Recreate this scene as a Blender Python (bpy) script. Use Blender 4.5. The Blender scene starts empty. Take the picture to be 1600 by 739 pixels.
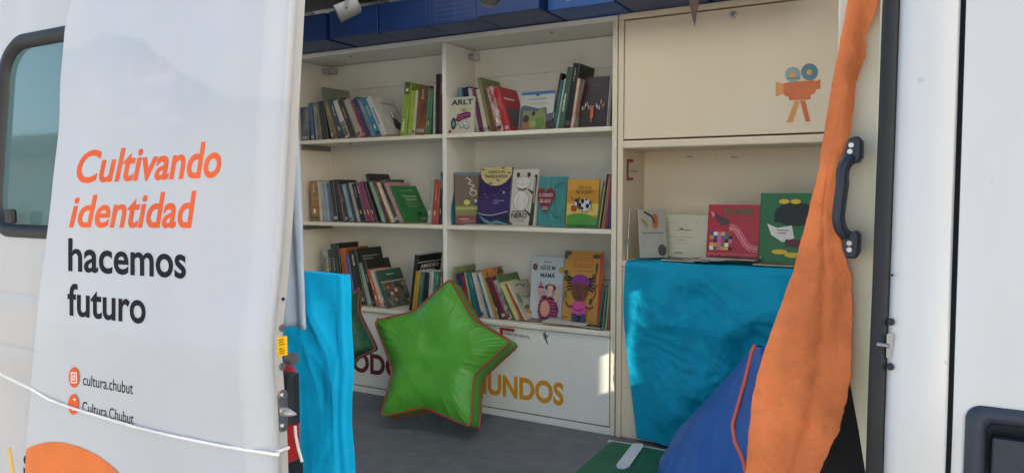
import bpy, math, random
from mathutils import Vector, Matrix, Euler, noise
R = math.radians
random.seed(7)
sc = bpy.context.scene
COL = sc.collection

# ------------------------------------------------------------------ camera, sky, sun, exposure
YAW, PITCH, FPX, W0, H0 = R(29.4), math.atan(69.5 / 1150), 1150.0, 1600, 739
CAM = Vector((0, 0, 1.55))
cd = bpy.data.cameras.new('camera')
cam = bpy.data.objects.new('camera', cd)
COL.objects.link(cam)
cam.location = CAM
cam.rotation_euler = (R(90) - PITCH, 0, YAW)
cd.sensor_width = 36
cd.lens = 36 * FPX / W0
cd.clip_start = 0.05
cd.clip_end = 2000
sc.camera = cam

SUN_EL, SUN_AZ = R(22), R(-18)          # azimuth of the sun, counter-clockwise from +X
sun_dir = Vector((math.cos(SUN_EL) * math.cos(SUN_AZ), math.cos(SUN_EL) * math.sin(SUN_AZ), math.sin(SUN_EL)))
world = bpy.data.worlds.new('World')
sc.world = world
world.use_nodes = True
wn = world.node_tree
bg = wn.nodes['Background']
sky = wn.nodes.new('ShaderNodeTexSky')
sky.sky_type = 'NISHITA'
sky.sun_disc = False
sky.sun_elevation = SUN_EL
sky.sun_rotation = R(90) - SUN_AZ
sky.air_density = 1.0
sky.dust_density = 2.0
wn.links.new(sky.outputs[0], bg.inputs[0])
bg.inputs[1].default_value = 0.15
sl = bpy.data.lights.new('sun', 'SUN')
sl.energy = 5.0
sl.angle = R(0.5)
sl.color = (1.0, 0.9, 0.76)
so = bpy.data.objects.new('sun', sl)
COL.objects.link(so)
so.location = (6, -3, 8)
so.rotation_euler = sun_dir.to_track_quat('Z', 'Y').to_euler()
vs = sc.view_settings
vs.view_transform = 'Standard'
vs.look = 'None'
vs.gamma = 1
vs.use_curve_mapping = False
vs.exposure = 1.42
try:
    vs.use_white_balance = True
    vs.white_balance_temperature = 6500
    vs.white_balance_tint = 10
except Exception:
    pass
try:
    sc.cycles.use_denoising = True
    sc.cycles.max_bounces = 10
    sc.cycles.diffuse_bounces = 7
    sc.cycles.sample_clamp_indirect = 6
except Exception:
    pass

# ------------------------------------------------------------------ helpers
_r = Vector((math.cos(YAW), math.sin(YAW), 0))
_fh = Vector((-math.sin(YAW), math.cos(YAW), 0))
_z = Vector((0, 0, 1))
_fw = math.cos(PITCH) * _fh - math.sin(PITCH) * _z
_up = math.sin(PITCH) * _fh + math.cos(PITCH) * _z

def ray(px, py):
    return _fw + _r * ((px - W0 / 2) / FPX) + _up * ((H0 / 2 - py) / FPX)
def PY(px, py, Y):                       # the point of the plane y = Y seen at a pixel of the photo
    d = ray(px, py)
    return CAM + d * (Y / d.y)
def PZ(px, py, z):
    d = ray(px, py)
    return CAM + d * ((z - CAM.z) / d.z)
def PX(px, py, x):
    d = ray(px, py)
    return CAM + d * (x / d.x)
def PPL(px, py, p0, n):
    d = ray(px, py)
    return CAM + d * ((p0 - CAM).dot(n) / d.dot(n))
def lerp(a, b, t): return a + (b - a) * t
def poly_at(pts, z):                     # piecewise linear x(z); pts sorted by falling z
    if z >= pts[0][1]: 
        return pts[0][0]
    for (x0, z0), (x1, z1) in zip(pts, pts[1:]):
        if z0 >= z >= z1:
            return lerp(x0, x1, (z0 - z) / max(1e-9, z0 - z1))
    return pts[-1][0]
def s2l(c):
    c = c / 255
    return c / 12.92 if c <= 0.04045 else ((c + 0.055) / 1.055) ** 2.4
def hexc(h):
    return tuple(s2l(int(h[i:i + 2], 16)) for i in (0, 2, 4))

MATS = {}
def mat(name, color, rough=0.5, var=0.12, nscale=6.0, bump=0.0, bscale=60.0, metal=0.0, coat=0.0, spec=0.5, color2=None, ramp=(0.35, 0.65), stretch=None, trans=0.0, sheen=0.0):
    """procedural principled material: base colour wandering by noise, optional second colour and bump"""
    if name in MATS:
        return MATS[name]
    if isinstance(color, str): color = hexc(color)
    if isinstance(color2, str): color2 = hexc(color2)
    m = bpy.data.materials.new(name)
    m.use_nodes = True
    nt = m.node_tree
    b = nt.nodes['Principled BSDF']
    tc = nt.nodes.new('ShaderNodeTexCoord')
    mp = nt.nodes.new('ShaderNodeMapping')
    if stretch: mp.inputs['Scale'].default_value = stretch
    nt.links.new(tc.outputs['Object'], mp.inputs[0])
    nz = nt.nodes.new('ShaderNodeTexNoise')
    nz.inputs['Scale'].default_value = nscale
    nz.inputs['Detail'].default_value = 5
    nz.inputs['Roughness'].default_value = 0.6
    nt.links.new(mp.outputs[0], nz.inputs['Vector'])
    cr = nt.nodes.new('ShaderNodeValToRGB')
    cr.color_ramp.elements[0].position, cr.color_ramp.elements[1].position = ramp
    if color2 is None:
        lo = tuple(c * (1 - var) for c in color)
        hi = tuple(min(1, c * (1 + var * 0.6)) for c in color)
    else:
        lo, hi = color, color2
    cr.color_ramp.elements[0].color = (*lo, 1)
    cr.color_ramp.elements[1].color = (*hi, 1)
    nt.links.new(nz.outputs['Fac'], cr.inputs[0])
    nt.links.new(cr.outputs[0], b.inputs['Base Color'])
    b.inputs['Roughness'].default_value = rough
    b.inputs['Metallic'].default_value = metal
    b.inputs['Specular IOR Level'].default_value = spec
    b.inputs['Coat Weight'].default_value = coat
    b.inputs['Coat Roughness'].default_value = 0.08
    b.inputs['Transmission Weight'].default_value = trans
    b.inputs['Sheen Weight'].default_value = sheen
    if bump:
        n2 = nt.nodes.new('ShaderNodeTexNoise')
        n2.inputs['Scale'].default_value = bscale
        n2.inputs['Detail'].default_value = 6
        nt.links.new(tc.outputs['Object'], n2.inputs['Vector'])
        bp = nt.nodes.new('ShaderNodeBump')
        bp.inputs['Strength'].default_value = bump
        bp.inputs['Distance'].default_value = 0.01
        nt.links.new(n2.outputs['Fac'], bp.inputs['Height'])
        nt.links.new(bp.outputs[0], b.inputs['Normal'])
    MATS[name] = m
    return m
def ink(h):
    return mat('print_' + h, h, rough=0.45, var=0.06, nscale=30)
def photo(a, b, s=14):
    return mat('picture_%s_%s_%d' % (a, b, s), a, rough=0.4, color2=b, nscale=s, ramp=(0.38, 0.62))

def tag(o, label=None, cat=None, group=None, kind=None):
    if label: o['label'] = label
    if cat: o['category'] = cat
    if group: o['group'] = group
    if kind: o['kind'] = kind
    return o
def thing(name, label, cat, loc=(0, 0, 0), rot=(0, 0, 0), group=None):
    o = bpy.data.objects.new(name, None)
    o.empty_display_size = 0.05
    COL.objects.link(o)
    o.location = loc
    o.rotation_euler = rot
    return tag(o, label, cat, group)

class MB:
    """collects shapes; build() links them as one mesh object"""
    def __init__(s):
        s.v, s.f, s.m, s.sm = [], [], [], []
    def add(s, vs_, fs, mi=0, smooth=False):
        o = len(s.v)
        s.v += [Vector(p) for p in vs_]
        for f in fs:
            s.f.append([i + o for i in f]); s.m.append(mi); s.sm.append(smooth)
        return s
    def box(s, x0, x1, y0, y1, z0, z1, mi=0, M=None):
        vs_ = [Vector((x, y, z)) for z in (z0, z1) for y in (y0, y1) for x in (x0, x1)]
        if M: vs_ = [M @ p for p in vs_]
        return s.add(vs_, [(0, 2, 3, 1), (4, 5, 7, 6), (0, 1, 5, 4), (2, 6, 7, 3), (0, 4, 6, 2), (1, 3, 7, 5)], mi)
    def tube(s, pts, r, n=8, mi=0, caps=True, closed=False):
        pts = [Vector(p) for p in pts]
        k = len(pts)
        rr = r if isinstance(r, (list, tuple)) else [r] * k
        vs_, prev = [], None
        for i, p in enumerate(pts):
            a = pts[(i - 1) % k] if (i > 0 or closed) else p
            c = pts[(i + 1) % k] if (i < k - 1 or closed) else p
            t = (c - a).normalized()
            if prev is None:
                ref = Vector((0, 0, 1)) if abs(t.z) < 0.9 else Vector((1, 0, 0))
                u = t.cross(ref).normalized()
            else:
                u = (prev - t * prev.dot(t)).normalized()
            prev = u
            w = t.cross(u)
            vs_ += [p + (u * math.cos(2 * math.pi * j / n) + w * math.sin(2 * math.pi * j / n)) * rr[i] for j in range(n)]
        fs = []
        for i in range(k if closed else k - 1):
            for j in range(n):
                a, b = i * n + j, i * n + (j + 1) % n
                c, d = ((i + 1) % k) * n + (j + 1) % n, ((i + 1) % k) * n + j
                fs.append((a, b, c, d))
        s.add(vs_, fs, mi, True)
        if caps and not closed:
            s.add(vs_[:n], [tuple(range(n - 1, -1, -1))], mi)
            s.add(vs_[-n:], [tuple(range(n))], mi)
        return s
    def grid(s, fn, nu, nv, mi=0, smooth=True, flip=False):
        vs_ = [fn(i / nu, j / nv) for j in range(nv + 1) for i in range(nu + 1)]
        fs = []
        for j in range(nv):
            for i in range(nu):
                a = j * (nu + 1) + i
                q = (a, a + 1, a + nu + 2, a + nu + 1)
                fs.append(q[::-1] if flip else q)
        return s.add(vs_, fs, mi, smooth)
    def prism(s, pts, thick, mi=0):      # pts: planar loop of Vectors, thick: Vector
        n = len(pts)
        vs_ = [Vector(p) for p in pts] + [Vector(p) + thick for p in pts]
        fs = [tuple(range(n)), tuple(range(2 * n - 1, n - 1, -1))]
        fs += [(i, i + n, (i + 1) % n + n, (i + 1) % n) for i in range(n)]
        return s.add(vs_, fs, mi)
    def build(s, name, mats, parent=None, org=None, bevel=0.0, solid=0.0, weld=False):
        me = bpy.data.meshes.new(name)
        o3 = Vector(org) if org is not None else Vector((0, 0, 0))
        me.from_pydata([p - o3 for p in s.v], [], s.f)
        for m in (mats if isinstance(mats, (list, tuple)) else [mats]):
            me.materials.append(m)
        for i, p in enumerate(me.polygons):
            p.material_index = s.m[i]
            p.use_smooth = s.sm[i]
        me.update()
        ob = bpy.data.objects.new(name, me)
        COL.objects.link(ob)
        if parent is not None: ob.parent = parent
        if bevel:
            b = ob.modifiers.new('bevel', 'BEVEL')
            b.width = bevel; b.segments = 2; b.limit_method = 'ANGLE'; b.angle_limit = R(50)
        if solid:
            m = ob.modifiers.new('solid', 'SOLIDIFY')
            m.thickness = solid; m.offset = 0
        return ob

_tc = {}
def text2d(body, bold=0.0, shear=0.0):
    """outline lettering as flat polygons, scaled to the unit square"""
    k = (body, bold, shear)
    if k in _tc: return _tc[k]
    cu = bpy.data.curves.new('lettering', 'FONT')
    cu.body = body; cu.offset = bold; cu.shear = shear; cu.resolution_u = 4; cu.fill_mode = 'FRONT'
    ob = bpy.data.objects.new('lettering', cu)
    COL.objects.link(ob)
    dg = bpy.context.evaluated_depsgraph_get()
    me = bpy.data.meshes.new_from_object(ob.evaluated_get(dg))
    vs_ = [v.co.copy() for v in me.vertices]
    fs = [tuple(p.vertices) for p in me.polygons]
    bpy.data.objects.remove(ob); bpy.data.curves.remove(cu); bpy.data.meshes.remove(me)
    x0, x1 = min(v.x for v in vs_), max(v.x for v in vs_)
    y0, y1 = min(v.y for v in vs_), max(v.y for v in vs_)
    r = [((v.x - x0) / (x1 - x0), (v.y - y0) / (y1 - y0)) for v in vs_], fs
    _tc[k] = r
    return r
def disc(cu, cv, ru, rv, n=24, a0=0, a1=360):
    return [(cu + ru * math.cos(R(a0 + (a1 - a0) * i / n)), cv + rv * math.sin(R(a0 + (a1 - a0) * i / n))) for i in range(n if a1 - a0 == 360 else n + 1)]

class Art:
    """flat print on a surface: map(u, v, lift) -> point; every shape lies a hair above the one before"""
    def __init__(s, mb, mp, mats, lift=0.0005, step=0.00025):
        s.mb, s.mp, s.mats, s.l, s.st = mb, mp, mats, lift, step
    def mi(s, m):
        if isinstance(m, str): m = ink(m)
        if m not in s.mats: s.mats.append(m)
        return s.mats.index(m)
    def poly(s, pts, m):
        s.mb.add([s.mp(u, v, s.l) for u, v in pts], [tuple(range(len(pts)))], s.mi(m)); s.l += s.st
    def rect(s, u0, v0, u1, v1, m): s.poly([(u0, v0), (u1, v0), (u1, v1), (u0, v1)], m)
    def ell(s, cu, cv, ru, rv, m, n=24): s.poly(disc(cu, cv, ru, rv, n), m)
    def line(s, pts, w, m, asp=1.0):
        for (a, b), (c, d) in zip(pts, pts[1:]):
            dx, dy = c - a, (d - b) * asp
            L = math.hypot(dx, dy) or 1e-6
            nx, ny = -dy / L * w / 2, dx / L * w / 2 / asp
            s.mb.add([s.mp(u, v, s.l) for u, v in ((a + nx, b + ny), (a - nx, b - ny), (c - nx, d - ny), (c + nx, d + ny))], [(0, 1, 2, 3)], s.mi(m))
        s.l += s.st
    def text(s, body, u0, v0, u1, v1, m, bold=0.0, shear=0.0, quad=None):
        p, f = text2d(body, bold, shear)
        if quad:
            tl, tr, br, bl = quad
            pts = []
            for x, y in p:
                a = (lerp(bl[0], br[0], x), lerp(bl[1], br[1], x)); b = (lerp(tl[0], tr[0], x), lerp(tl[1], tr[1], x))
                pts.append((lerp(a[0], b[0], y), lerp(a[1], b[1], y)))
        else:
            pts = [(lerp(u0, u1, x), lerp(v0, v1, y)) for x, y in p]
        s.mb.add([s.mp(u, v, s.l) for u, v in pts], f, s.mi(m)); s.l += s.st

def fbm(p, o=4):
    return noise.fractal(p, 1.0, 2.0, o)
def crumple(u, v, seed, f=3.0, n=9):
    """height of creased paper: sharp folds in many directions, warped"""
    rnd = random.Random(seed)
    w = noise.noise(Vector((u * 2.1, v * 2.1, seed))) * 0.25
    h = 0
    for i in range(n):
        a = rnd.uniform(0, math.pi); ff = f * rnd.uniform(0.5, 2.0); ph = rnd.uniform(0, 9)
        t = (u * math.cos(a) + v * math.sin(a) + w) * ff + ph
        t = abs((t % 1) - 0.5) * 2
        msk = max(0, 0.35 + noise.noise(Vector((u * 3 + i * 7, v * 3, seed + i))))
        h += (t ** 1.5) * msk / ff
    return h

# ------------------------------------------------------------------ palette
def wear_paint(name, color, rough, dirt, coat):
    """painted panel: fine dust streaks running down, sparse specks"""
    m = bpy.data.materials.new(name); m.use_nodes = True
    nt = m.node_tree; b = nt.nodes['Principled BSDF']
    N = nt.nodes.new; L = nt.links.new
    tc = N('ShaderNodeTexCoord')
    mp = N('ShaderNodeMapping'); mp.inputs['Scale'].default_value = (3, 3, 0.5)
    L(tc.outputs['Object'], mp.inputs[0])
    n1 = N('ShaderNodeTexNoise'); n1.inputs['Scale'].default_value = 3; n1.inputs['Detail'].default_value = 6; L(mp.outputs[0], n1.inputs['Vector'])
    n2 = N('ShaderNodeTexNoise'); n2.inputs['Scale'].default_value = 38; n2.inputs['Detail'].default_value = 3; L(tc.outputs['Object'], n2.inputs['Vector'])
    r1 = N('ShaderNodeValToRGB'); r1.color_ramp.elements[0].position = 0.3; r1.color_ramp.elements[1].position = 0.7
    r1.color_ramp.elements[0].color = (*[c * d for c, d in zip(color, dirt)], 1); r1.color_ramp.elements[1].color = (*color, 1)
    L(n1.outputs['Fac'], r1.inputs[0])
    r2 = N('ShaderNodeValToRGB'); r2.color_ramp.elements[0].position = 0.74; r2.color_ramp.elements[1].position = 0.80
    r2.color_ramp.elements[0].color = (0, 0, 0, 1); r2.color_ramp.elements[1].color = (0.55, 0.55, 0.55, 1)
    L(n2.outputs['Fac'], r2.inputs[0])
    mx = N('ShaderNodeMixRGB'); mx.inputs[2].default_value = (0.3, 0.26, 0.2, 1)
    L(r2.outputs[0], mx.inputs[0]); L(r1.outputs[0], mx.inputs[1]); L(mx.outputs[0], b.inputs['Base Color'])
    b.inputs['Roughness'].default_value = rough
    b.inputs['Coat Weight'].default_value = coat; b.inputs['Coat Roughness'].default_value = 0.12
    MATS[name] = m
    return m
M_VAN = wear_paint('van_paint', (0.56, 0.565, 0.565), 0.4, (0.94, 0.935, 0.92), 0.25)
M_DOOR = wear_paint('shade_toned_door_paint', (0.42, 0.425, 0.435), 0.42, (0.93, 0.925, 0.91), 0.2)  # van paint darkened: dimmer light on this side is put into the colour
M_VAN_IN = wear_paint('van_inner_paint', (0.8, 0.79, 0.75), 0.5, (0.93, 0.92, 0.88), 0.0)
M_CREAM = wear_paint('cream_trim', (.82, .78, .62), 0.55, (0.72, 0.69, 0.60), 0.0)
M_WOOD = wear_paint('white_board', (0.80, 0.78, 0.71), 0.42, (0.97, 0.965, 0.95), 0.0)
M_RUBBER = mat('black_rubber', '17191d', 0.6, bump=0.1, bscale=300)
M_PLASTIC = mat('dark_plastic', '242c39', 0.42, bump=0.06, bscale=500)
M_FLOOR = mat('grey_vinyl', (0.135, 0.145, 0.16), 0.5, var=0.16, nscale=14, bump=0.08, bscale=180)
M_CEIL = mat('ceiling_lining', (0.10, 0.105, 0.11), 0.9, bump=0.1, bscale=200)
M_STEEL = mat('steel', (0.55, 0.54, 0.52), 0.3, metal=0.9, var=0.2, nscale=40)
M_SCREW = mat('screw_metal', (0.35, 0.35, 0.35), 0.35, metal=0.8)
M_BLACK = mat('black_fabric', (0.010, 0.010, 0.012), 0.8, bump=0.2)
M_TYRE = mat('tyre_rubber', (0.02, 0.02, 0.02), 0.8)
M_PAGES = mat('page_block', (0.62, 0.58, 0.48), 0.8, var=0.25, nscale=4, stretch=(120, 1, 1))
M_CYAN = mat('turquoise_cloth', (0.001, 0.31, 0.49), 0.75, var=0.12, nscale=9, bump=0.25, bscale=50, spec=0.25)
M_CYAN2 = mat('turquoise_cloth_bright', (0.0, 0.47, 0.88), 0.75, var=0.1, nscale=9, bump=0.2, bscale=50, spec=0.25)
M_ORANGE = mat('orange_paper', (0.74, 0.205, 0.066), 0.8, var=0.22, nscale=9, bump=0.3, bscale=90, spec=.25)
M_GREYCLOTH = mat('grey_blue_cloth', (0.36, 0.46, 0.60), 0.8, var=0.08, nscale=9, bump=0.1, bscale=400)
M_GREEN = mat('green_vinyl', (0.075, 0.33, 0.028), 0.46, var=0.10, nscale=8, bump=0.2, bscale=22)
M_DKGREEN = mat('dark_green_fabric', (0.008, 0.075, 0.04), 0.6, var=0.15, nscale=8, bump=0.2, bscale=25)
M_PIPING = mat('red_piping', (0.30, 0.06, 0.035), 0.5)
M_OPIPING = mat('coral_piping', (0.72, 0.13, 0.08), 0.5)
M_BLUEV = mat('blue_vinyl', (0.006, 0.085, 0.33), 0.5, var=0.12, nscale=7, bump=0.22, bscale=16)
M_BOXBLUE = mat('blue_board', (0.008, 0.038, 0.16), 0.38, var=0.12, nscale=5, bump=0.05, bscale=90)
M_CORD = mat('white_cord', (0.75, 0.75, 0.73), 0.8, bump=0.3, bscale=400)
M_ASPHALT = mat('ground_concrete', (0.46, 0.435, 0.39), 0.9, var=0.25, nscale=3, bump=0.4, bscale=150)
M_WALL = mat('house_render', (0.50, 0.44, 0.36), 0.85, var=0.1, nscale=2, bump=0.2)
M_ROOF = mat('roof_tile', (0.22, 0.10, 0.07), 0.8, var=0.2)
M_DKGLASS = mat('dark_glass', (0.02, 0.025, 0.03), 0.06, var=0.05)

def glass(name, tint, rough=0.03, milk=0.35):
    m = bpy.data.materials.new(name); m.use_nodes = True
    nt = m.node_tree; b = nt.nodes['Principled BSDF']
    tc = nt.nodes.new('ShaderNodeTexCoord'); nz = nt.nodes.new('ShaderNodeTexNoise'); nz.inputs['Scale'].default_value = 3
    nt.links.new(tc.outputs['Object'], nz.inputs['Vector'])
    rp = nt.nodes.new('ShaderNodeMapRange'); rp.inputs[3].default_value = rough; rp.inputs[4].default_value = rough + 0.07
    nt.links.new(nz.outputs['Fac'], rp.inputs[0]); nt.links.new(rp.outputs[0], b.inputs['Roughness'])
    b.inputs['Base Color'].default_value = (*tint, 1)
    b.inputs['Transmission Weight'].default_value = 1 - milk
    b.inputs['IOR'].default_value = 1.5
    MATS[name] = m
    return m
M_GLASS = glass('tinted_window_glass', (0.20, 0.36, 0.37), 0.015, 0.38)
def thin_glass(name):
    m = bpy.data.materials.new(name); m.use_nodes = True
    nt = m.node_tree; nt.nodes.remove(nt.nodes['Principled BSDF'])
    t = nt.nodes.new('ShaderNodeBsdfTransparent'); t.inputs[0].default_value = (.9, .94, .92, 1)
    g_ = nt.nodes.new('ShaderNodeBsdfGlossy'); g_.inputs['Roughness'].default_value = .02
    f = nt.nodes.new('ShaderNodeFresnel'); f.inputs[0].default_value = 1.45
    mx = nt.nodes.new('ShaderNodeMixShader')
    nt.links.new(f.outputs[0], mx.inputs[0]); nt.links.new(t.outputs[0], mx.inputs[1]); nt.links.new(g_.outputs[0], mx.inputs[2])
    nt.links.new(mx.outputs[0], nt.nodes['Material Output'].inputs[0])
    MATS[name] = m
    return m
M_CLEAR = thin_glass('windscreen_glass')

# ------------------------------------------------------------------ ground
g = MB().add([(-400, -400, 0), (400, -400, 0), (400, 400, 0), (-400, 400, 0)], [(0, 1, 2, 3)]).build('ground', M_ASPHALT)
tag(g, 'pale dusty ground under the van', 'ground', kind='structure')

# ------------------------------------------------------------------ the van
FZ = 0.583                                # inner floor
def lean(z):                              # tumblehome of the body side above the waist
    t = max(0.0, z - 1.22)
    return 0.098 * t - 0.012 * math.exp(-(z - 1.22) ** 2 / 0.02)
def Yd(z): return 1.105 + lean(z)         # outer face of the slid-back door
def Yb(z): return 1.195 + lean(z)         # outer face of the body

van = thing('van', 'white high-roof van with its side door slid open on a small library', 'van', (-1.0, 2.05, 0))
VO = van.location

def rrect(x0, x1, z0, z1, r, n=10):
    out = []
    for cx, cz, a0 in ((x1 - r, z1 - r, 0), (x0 + r, z1 - r, 90), (x0 + r, z0 + r, 180), (x1 - r, z0 + r, 270)):
        for i in range(n + 1):
            a = R(a0 + 90 * i / n)
            out.append((cx + r * math.cos(a), cz + r * math.sin(a)))
    return out
def holed_panel(mb, x0, x1, z0, z1, hole, Yf, thick=0.03, rings=8):
    """body panel with a rounded hole, bent along Yf(z)"""
    cx = sum(p[0] for p in hole) / len(hole); cz = sum(p[1] for p in hole) / len(hole)
    outer = []
    for hx, hz in hole:
        dx, dz = hx - cx, hz - cz
        t = min(((x1 - cx) / dx if dx > 1e-9 else (x0 - cx) / dx if dx < -1e-9 else 9e9), ((z1 - cz) / dz if dz > 1e-9 else (z0 - cz) / dz if dz < -1e-9 else 9e9))
        outer.append((cx + dx * t, cz + dz * t))
    for c in ((x0, z0), (x1, z0), (x0, z1), (x1, z1)):   # pull the closest outer point into each corner
        i = min(range(len(outer)), key=lambda k: (outer[k][0] - c[0]) ** 2 + (outer[k][1] - c[1]) ** 2)
        outer[i] = c
    n = len(hole)
    vs_ = []
    for k in range(rings + 1):
        for (a, b), (c, d) in zip(hole, outer):
            x, z = lerp(a, c, k / rings), lerp(b, d, k / rings)
            vs_.append((x, Yf(z), z))
    fs = [(k * n + i, k * n + (i + 1) % n, (k + 1) * n + (i + 1) % n, (k + 1) * n + i) for k in range(rings) for i in range(n)]
    mb.add(vs_, fs, 0, True)
    inner = [(a, Yf(b), b) for a, b in hole] + [(a, Yf(b) + thick, b) for a, b in hole]
    mb.add(inner, [(i, (i + 1) % n, n + (i + 1) % n, n + i) for i in range(n)], 0, True)
def zrows(z0, z1, step=0.05, creases=(), w=0.005):
    zs = [z0 + (z1 - z0) * i / max(1, round((z1 - z0) / step)) for i in range(max(1, round((z1 - z0) / step)) + 1)]
    zs = [z for z in zs if all(abs(z - c) > 0.02 for c in creases)]
    for c in creases: zs += [c - 2 * w, c - w, c, c + w, c + 2 * w]
    return sorted(zs)
def strip_panel(mb, x0, x1, zs, Yf, nx=6, creases=(), depth=0.006, edge0=None):
    def yy(z):
        y = Yf(z)
        for c in creases: y += depth * math.exp(-((z - c) / 0.005) ** 2)
        return y
    vs_, k = [], nx + 1
    for z in zs:
        for i in range(k):
            vs_.append((lerp(x0, x1, i / nx), yy(z), z))
    fs = [(j * k + i, j * k + i + 1, (j + 1) * k + i + 1, (j + 1) * k + i) for j in range(len(zs) - 1) for i in range(nx)]
    mb.add(vs_, fs, 0, True)
def edge_strip(mb, x, zs, Y0, Y1):        # return edge of a panel, normal to x
    vs_ = [(x, f(z), z) for z in zs for f in (Y0, Y1)]
    mb.add(vs_, [(2 * j, 2 * j + 1, 2 * j + 3, 2 * j + 2) for j in range(len(zs) - 1)], 0, True)

# sliding door, pushed back along the body
DX0, DX1 = -2.78, -1.206
cz1 = PY(30, 461, 1.10).z
cz2 = PY(28, 544, 1.10).z
mb = MB()
hole = rrect(-2.385, -1.50, 1.43, 1.995, 0.105, 12)
holed_panel(mb, DX0, DX1, 1.34, 2.26, hole, Yd)
zs = zrows(0.42, 1.34, 0.05, (cz1, cz2))
strip_panel(mb, DX0, DX1, zs, Yd, 8, (cz1, cz2))
zz = zrows(0.42, 2.26, 0.05)
edge_strip(mb, DX1, zz, Yd, lambda z: Yd(z) + 0.034)
edge_strip(mb, DX0, zz, Yd, lambda z: Yd(z) + 0.034)
strip_panel(mb, DX0, DX1, zrows(0.42, 1.38), lambda z: Yd(z) + 0.034, 2)
strip_panel(mb, DX0, DX1, zrows(2.06, 2.26), lambda z: Yd(z) + 0.034, 2)
strip_panel(mb, DX0, -2.44, zrows(1.38, 2.06), lambda z: Yd(z) + 0.034, 2)
strip_panel(mb, -1.46, DX1, zrows(1.38, 2.06), lambda z: Yd(z) + 0.034, 2)
mb.box(DX0, DX1, 1.105, 1.139, 0.415, 0.42)
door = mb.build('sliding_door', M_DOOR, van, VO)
def frame_ring(name, outer, inner, Yf, proud, m, parent):
    n = len(outer)
    a = [(x, Yf(z) - 0.002, z) for x, z in outer] ; b = [(lerp(x, u, .3), Yf(lerp(z, w, .3)) - proud, lerp(z, w, .3)) for (x, z), (u, w) in zip(outer, inner)]
    c = [(lerp(x, u, .75), Yf(lerp(z, w, .75)) - proud, lerp(z, w, .75)) for (x, z), (u, w) in zip(outer, inner)]; d = [(x, Yf(z) + 0.012, z) for x, z in inner]
    mb = MB(); vs_ = a + b + c + d
    mb.add(vs_, [(k * n + i, k * n + (i + 1) % n, (k + 1) * n + (i + 1) % n, (k + 1) * n + i) for k in range(3) for i in range(n)], 0, True)
    return mb.build(name, m, parent, VO)
inn = rrect(-2.352, -1.55, 1.458, 1.962, 0.08, 12)
frame_ring('window_frame', rrect(-2.393, -1.485, 1.422, 2.003, 0.11, 12), inn, Yd, 0.012, M_RUBBER, door)
mb = MB()
n = len(inn)
mb.add([(x, Yd(z) + 0.008, z) for x, z in inn] + [(-1.95, Yd(1.7) + 0.008, 1.7)], [(i, (i + 1) % n, n) for i in range(n)])
mb.add([(x, Yd(z) + 0.013, z) for x, z in inn] + [(-1.95, Yd(1.7) + 0.013, 1.7)], [((i + 1) % n, i, n) for i in range(n)])
mb.build('window_glass', M_GLASS, door, VO)
p = PY(14, 338, 1.10)
MB().box(p.x - .02, p.x + .022, p.y - .004, p.y + .012, p.z - .02, p.z + .02).build('window_latch', M_RUBBER, door, VO, bevel=.006)
# details on the door's leading edge
def edge_pt(px, py): return PX(px, py, DX1 + 0.001)
for px, py in ((440, 512), (440, 572)):
    p = edge_pt(px, py)
    MB().tube([p, p + Vector((.004, 0, 0))], .008, 12).build('bolt', M_SCREW, door, VO)
p = edge_pt(442, 467); MB().tube([p, p + Vector((.002, 0, 0))], .004, 10).build('bolt_hole', M_RUBBER, door, VO)
a = edge_pt(441, 541)
mb = MB(); mats = [mat('sticker_yellow', 'f2c117', .4)]
y0, y1, z0, z1 = a.y - .014, a.y + .014, a.z - .021, a.z + .021
mb.box(DX1 + .0005, DX1 + .0015, y0, y1, z0, z1)
ar = Art(mb, lambda u, v, l: Vector((DX1 + .0015 + l, lerp(y0, y1, u), lerp(z0, z1, v))), mats)
for v in (.86, .74, .62, .40, .28, .16): ar.rect(.14, v - .025, .14 + random.uniform(.4, .7), v + .025, '6b4a10')
mb.build('warning_sticker', mats, door, VO)
p = edge_pt(441, 641)
mb = MB(); mb.prism([Vector((DX1 + .001, p.y + a, p.z + b)) for a, b in rrect(-.012, .012, -.046, .046, .011, 6)], Vector((.004, 0, 0)))
mb.tube([p + Vector((.004, .004, -.004)), p + Vector((.018, .004, -.004)), p + Vector((.036, .006, -.005))], [.011, .008, .002], 12)
for dz in (-.034, .034): mb.tube([p + Vector((.004, 0, dz)), p + Vector((.009, 0, dz))], .006, 10)
mb.build('door_striker', M_STEEL, door, VO)

# body: side panels, roof, far wall, cab
mb = MB()
strip_panel(mb, -4.1, -1.38, zrows(0.42, 2.36, 0.06), Yb, 6)
edge_strip(mb, -1.38, zrows(0.42, 2.36), Yb, lambda z: Yb(z) + .10)
strip_panel(mb, -4.1, -1.38, zrows(0.42, 2.36, .1), lambda z: Yb(z) + .10, 3)
for k in range(len(mb.m)): mb.m[k] = 1 if k >= len(mb.m) - 99 else 0
mb.build('rear_side_panel', [M_VAN, M_VAN_IN], van, VO)
mb = MB()
strip_panel(mb, -1.38, 2.1, zrows(2.30, 2.36, .03), lambda z: Yb(z) - .003, 6)
mb.box(-1.38, .06, Yb(2.3) + .005, Yb(2.3) + .10, 2.28, 2.36)
mb.build('roof_rail', M_VAN, van, VO)
mb = MB(); mb.box(-1.25, -.04, 1.20, 1.32, .40, FZ - .004)
mb.build('door_sill', M_PLASTIC, van, VO)
mb = MB()
def roof_fn(u, v):
    t = u * math.pi
    return Vector((lerp(-4.1, 1.9, v), 2.13 - 0.83 * math.cos(t) ** 1 if False else 2.13 - .83 * math.copysign(abs(math.cos(t)) ** .6, math.cos(t)), 2.36 + .26 * math.sin(t) ** .6))
HX0, HX1, HY0, HY1 = -2.1, -.02, 1.42, 2.24      # unseen milky roof light, added to brighten the interior
NUr, NVr = 44, 24
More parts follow.
